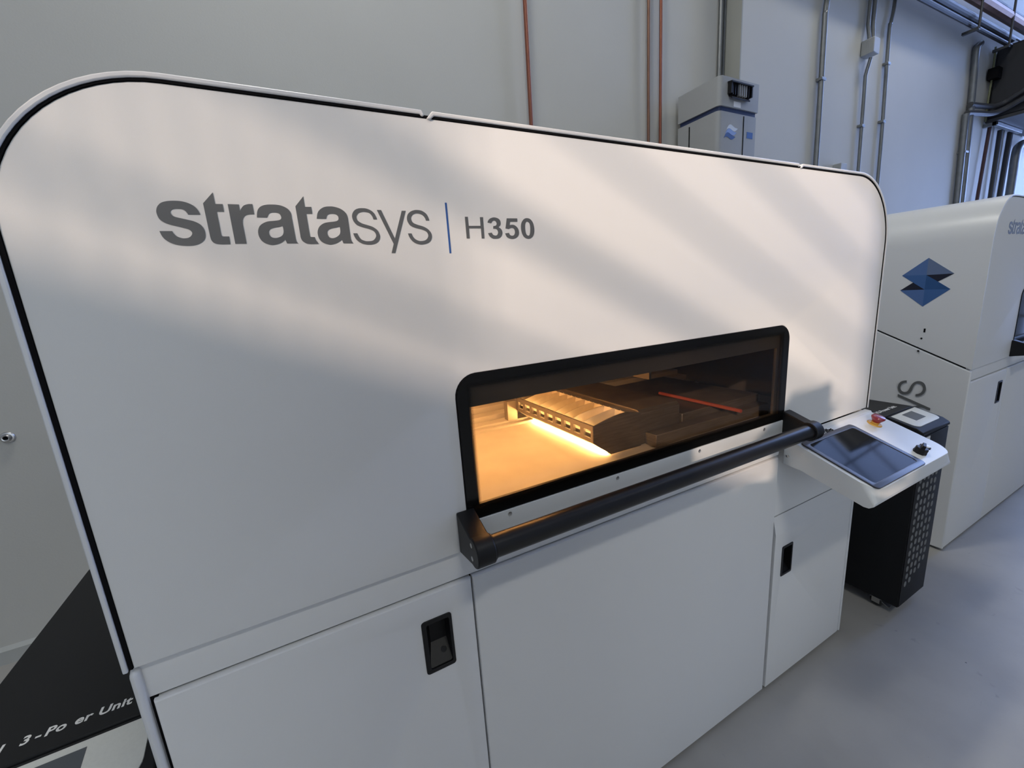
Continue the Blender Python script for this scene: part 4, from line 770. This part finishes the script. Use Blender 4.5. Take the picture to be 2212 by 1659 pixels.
M['skin'] = mat('skin', (0.55, 0.34, 0.25), 0.5, noise=0.05)
M['shirt'] = mat('navy_shirt', (0.03, 0.035, 0.055), 0.85, noise=0.2, nscale=200)
M['trousers'] = mat('dark_trousers', (0.025, 0.027, 0.03), 0.85, noise=0.2, nscale=200)
M['hair'] = mat('brown_hair', (0.05, 0.03, 0.02), 0.6, noise=0.3, nscale=150)
M['eye'] = mat('eye_white', (0.8, 0.8, 0.78), 0.2, noise=0.02)
F = Vector((0.8, 0.6, 0)); R = Vector((0.6, -0.8, 0)); Z = Vector((0, 0, 1))
HC = Vector((0.03, -1.15, 1.54)); G = Vector((HC.x, HC.y, 0)) - F * 0.02
HS = 0.932
FH = Vector((-0.05, 0.9987, 0)); RH = Vector((0.9987, 0.05, 0))
def bp(r, f, z): return G + R * r + F * f + Z * z
pe = thing('person', 'person in dark shirt and trousers behind the camera, holding up a phone in one hand', 'person', G)
camp = Vector((0, -0.7, 1.4245)); RTv, UPv, FWv = Vector(RT), -Vector(DN), Vector(FW)
def ph(a, b, c): return camp + RTv * a + UPv * b + FWv * c
J = []; E_ = []
def add(p, r, prev=None):
    J.append((p, r)); i = len(J) - 1
    if prev is not None: E_.append((prev, i))
    return i
pel = add(bp(0, 0, 0.96 * HS), (0.145, 0.105)); bel = add(bp(0, 0.0, 1.12 * HS), (0.135, 0.10), pel); chs = add(bp(0, 0, 1.32 * HS), (0.155, 0.105), bel)
nb_ = add(bp(0, 0, 1.46 * HS), (0.075, 0.065), chs); nk = add(bp(0, 0.005, 1.535 * HS), 0.052, nb_)
h1 = add(HC + FH * 0.012 + Z * (-0.06), 0.068, nk); h2 = add(HC + Z * 0.0, 0.084, h1); h3 = add(HC - FH * 0.008 + Z * 0.06, 0.078, h2)
ARM = {}
for s in (-1, 1):
    hp = add(bp(s * 0.095, 0, 0.90 * HS), 0.092, pel); kn = add(bp(s * 0.115, 0.02, 0.50 * HS), 0.060, hp); cf = add(bp(s * 0.12, -0.015, 0.34 * HS), 0.057, kn); an = add(bp(s * 0.125, -0.02, 0.09 * HS), 0.038, cf); add(bp(s * 0.14, 0.12, 0.035 * HS), 0.032, an)
    if s < 0:                                            # left arm raised, holding the phone
        el_p, w_p, p_p = bp(-0.235, 0.10, 1.17 * HS), ph(-0.205, -0.075, -0.070), ph(-0.185, -0.030, -0.045)
    else:                                                # right arm hanging
        el_p, w_p, p_p = bp(0.225, -0.03, 1.12 * HS), bp(0.235, 0.06, 0.875 * HS), bp(0.235, 0.075, 0.80 * HS)
    sh = add(bp(s * 0.175, 0.0, 1.450 * HS), 0.060, chs); el = add(el_p, 0.043, sh); fm = add(el_p * 0.55 + w_p * 0.45, 0.040, el)
    w_ = add(w_p, 0.027, fm); pm = add(p_p, (0.036, 0.022), w_); ARM[s] = (el_p, w_p, p_p)
body = skin_mesh('body', J, E_, 0, M['skin'], pe)
for k in range(4):                                       # left fingers around the end of the phone, thumb on its back face
    b0_ = 0.018 - 0.019 * k; q = 1.0 - 0.07 * abs(k - 1)
    pts = [(ph(-0.184, b0_ - 0.010, -0.045), 0.0095), (ph(-0.186 - 0.004 * q, b0_, -0.018), 0.0088), (ph(-0.182, b0_ + 0.004, 0.0005 * q), 0.0080), (ph(-0.172 + 0.008 * q, b0_ + 0.006, 0.006), 0.0072)]
    skin_mesh('finger', pts, [(0, 1), (1, 2), (2, 3)], 0, M['skin'], body, 1)
skin_mesh('thumb', [(ph(-0.178, -0.045, -0.045), 0.0115), (ph(-0.162, -0.040, -0.034), 0.0105), (ph(-0.142, -0.026, -0.026), 0.0090)], [(0, 1), (1, 2)], 0, M['skin'], body, 1)
hb = ARM[1][2]
for k in range(4):                                       # right fingers hang slightly curled
    t = (k - 1.5) * 0.019; q = 1.0 - 0.09 * abs(k - 1)
    pts = [(hb + F * t - Z * 0.02, 0.0095), (hb + F * t - Z * (0.020 + 0.042 * q) - R * 0.004, 0.0088), (hb + F * t - Z * (0.020 + 0.068 * q) - R * 0.014, 0.0080), (hb + F * t - Z * (0.020 + 0.084 * q) - R * 0.030, 0.0072)]
    skin_mesh('finger', pts, [(0, 1), (1, 2), (2, 3)], 0, M['skin'], body, 1)
skin_mesh('thumb', [(hb + F * 0.022 + Z * 0.020, 0.0115), (hb + F * 0.044 - Z * 0.006 - R * 0.012, 0.0105), (hb + F * 0.048 - Z * 0.032 - R * 0.022, 0.0090)], [(0, 1), (1, 2)], 0, M['skin'], body, 1)
# clothing over the body
JT = []; ET = []
def addt(p, r, prev=None):
    JT.append((p, r)); i = len(JT) - 1
    if prev is not None: ET.append((prev, i))
    return i
a0 = addt(bp(0, 0, 0.93 * HS), (0.165, 0.12)); a1 = addt(bp(0, 0, 1.12 * HS), (0.150, 0.112), a0); a2 = addt(bp(0, 0, 1.33 * HS), (0.170, 0.118), a1); a3 = addt(bp(0, 0, 1.455 * HS), (0.092, 0.080), a2)
for s in (-1, 1):
    b_ = addt(bp(s * 0.180, 0.0, 1.458 * HS), 0.078, a2); c_ = addt(ARM[s][0], 0.054, b_); addt(ARM[s][0] * 0.35 + ARM[s][1] * 0.65, 0.044, c_)
skin_mesh('shirt', JT, ET, 0, M['shirt'], pe)
JL = [(bp(0, 0, 0.955 * HS), (0.158, 0.116))]; EL = []
for s in (-1, 1):
    i = len(JL); JL += [(bp(s * 0.096, 0, 0.88 * HS), 0.104), (bp(s * 0.115, 0.02, 0.50 * HS), 0.074), (bp(s * 0.122, -0.015, 0.10 * HS), 0.058)]; EL += [(0, i), (i, i + 1), (i + 1, i + 2)]
skin_mesh('trousers', JL, EL, 0, M['trousers'], pe)
for s in (-1, 1):
    skin_mesh('shoe', [(bp(s * 0.124, -0.055, 0.047 * HS), 0.043), (bp(s * 0.13, 0.03, 0.046 * HS), 0.046), (bp(s * 0.14, 0.15, 0.036 * HS), 0.036)], [(0, 1), (1, 2)], 0, M['rubber'], pe)
    bm = bmesh.new(); bmesh.ops.create_uvsphere(bm, u_segments=12, v_segments=8, radius=0.0125, matrix=Matrix.Translation(HC + FH * 0.076 + RH * (s * 0.031) + Z * 0.0)); done(bm, 'eye', M['eye'], pe)
    skin_mesh('ear', [(HC + RH * (s * 0.080) - FH * 0.005 + Z * 0.022, 0.013), (HC + RH * (s * 0.082) - FH * 0.005 - Z * 0.022, 0.010)], [(0, 1)], 0, M['skin'], body, 1)
skin_mesh('nose', [(HC + FH * 0.083 + Z * 0.004, 0.009), (HC + FH * 0.098 - Z * 0.030, 0.014)], [(0, 1)], 0, M['skin'], body, 1)
skin_mesh('mouth', [(HC + FH * 0.083 - RH * 0.020 - Z * 0.062, 0.006), (HC + FH * 0.090 - Z * 0.062, 0.008), (HC + FH * 0.083 + RH * 0.020 - Z * 0.062, 0.006)], [(0, 1), (1, 2)], 0, mat('lips', (0.45, 0.2, 0.17), 0.5, noise=0.05), body, 1)
skin_mesh('hair', [(HC - FH * 0.045 - Z * 0.035, 0.088), (HC - FH * 0.034 + Z * 0.035, 0.122), (HC + FH * 0.000 + Z * 0.060, 0.108)], [(0, 1), (1, 2)], 1, M['hair'], pe)
# the phone: its lens sits where the picture is taken from
mtp = Matrix(((RTv[0], UPv[0], FWv[0], 0), (RTv[1], UPv[1], FWv[1], 0), (RTv[2], UPv[2], FWv[2], 0), (0, 0, 0, 1)))
pc = ph(-0.045, -0.020, -0.012); mtp.translation = pc
phn = link('smartphone', flat_mesh([rrect(-0.125, 0.062, -0.052, 0.028, 0.010)], 0.008, Matrix.Translation(-FWv * 0.004) @ mtp, 0.001), M['blackplastic'], None)
tag(phn, 'black smartphone held sideways in the raised hand of the photographer', 'phone')
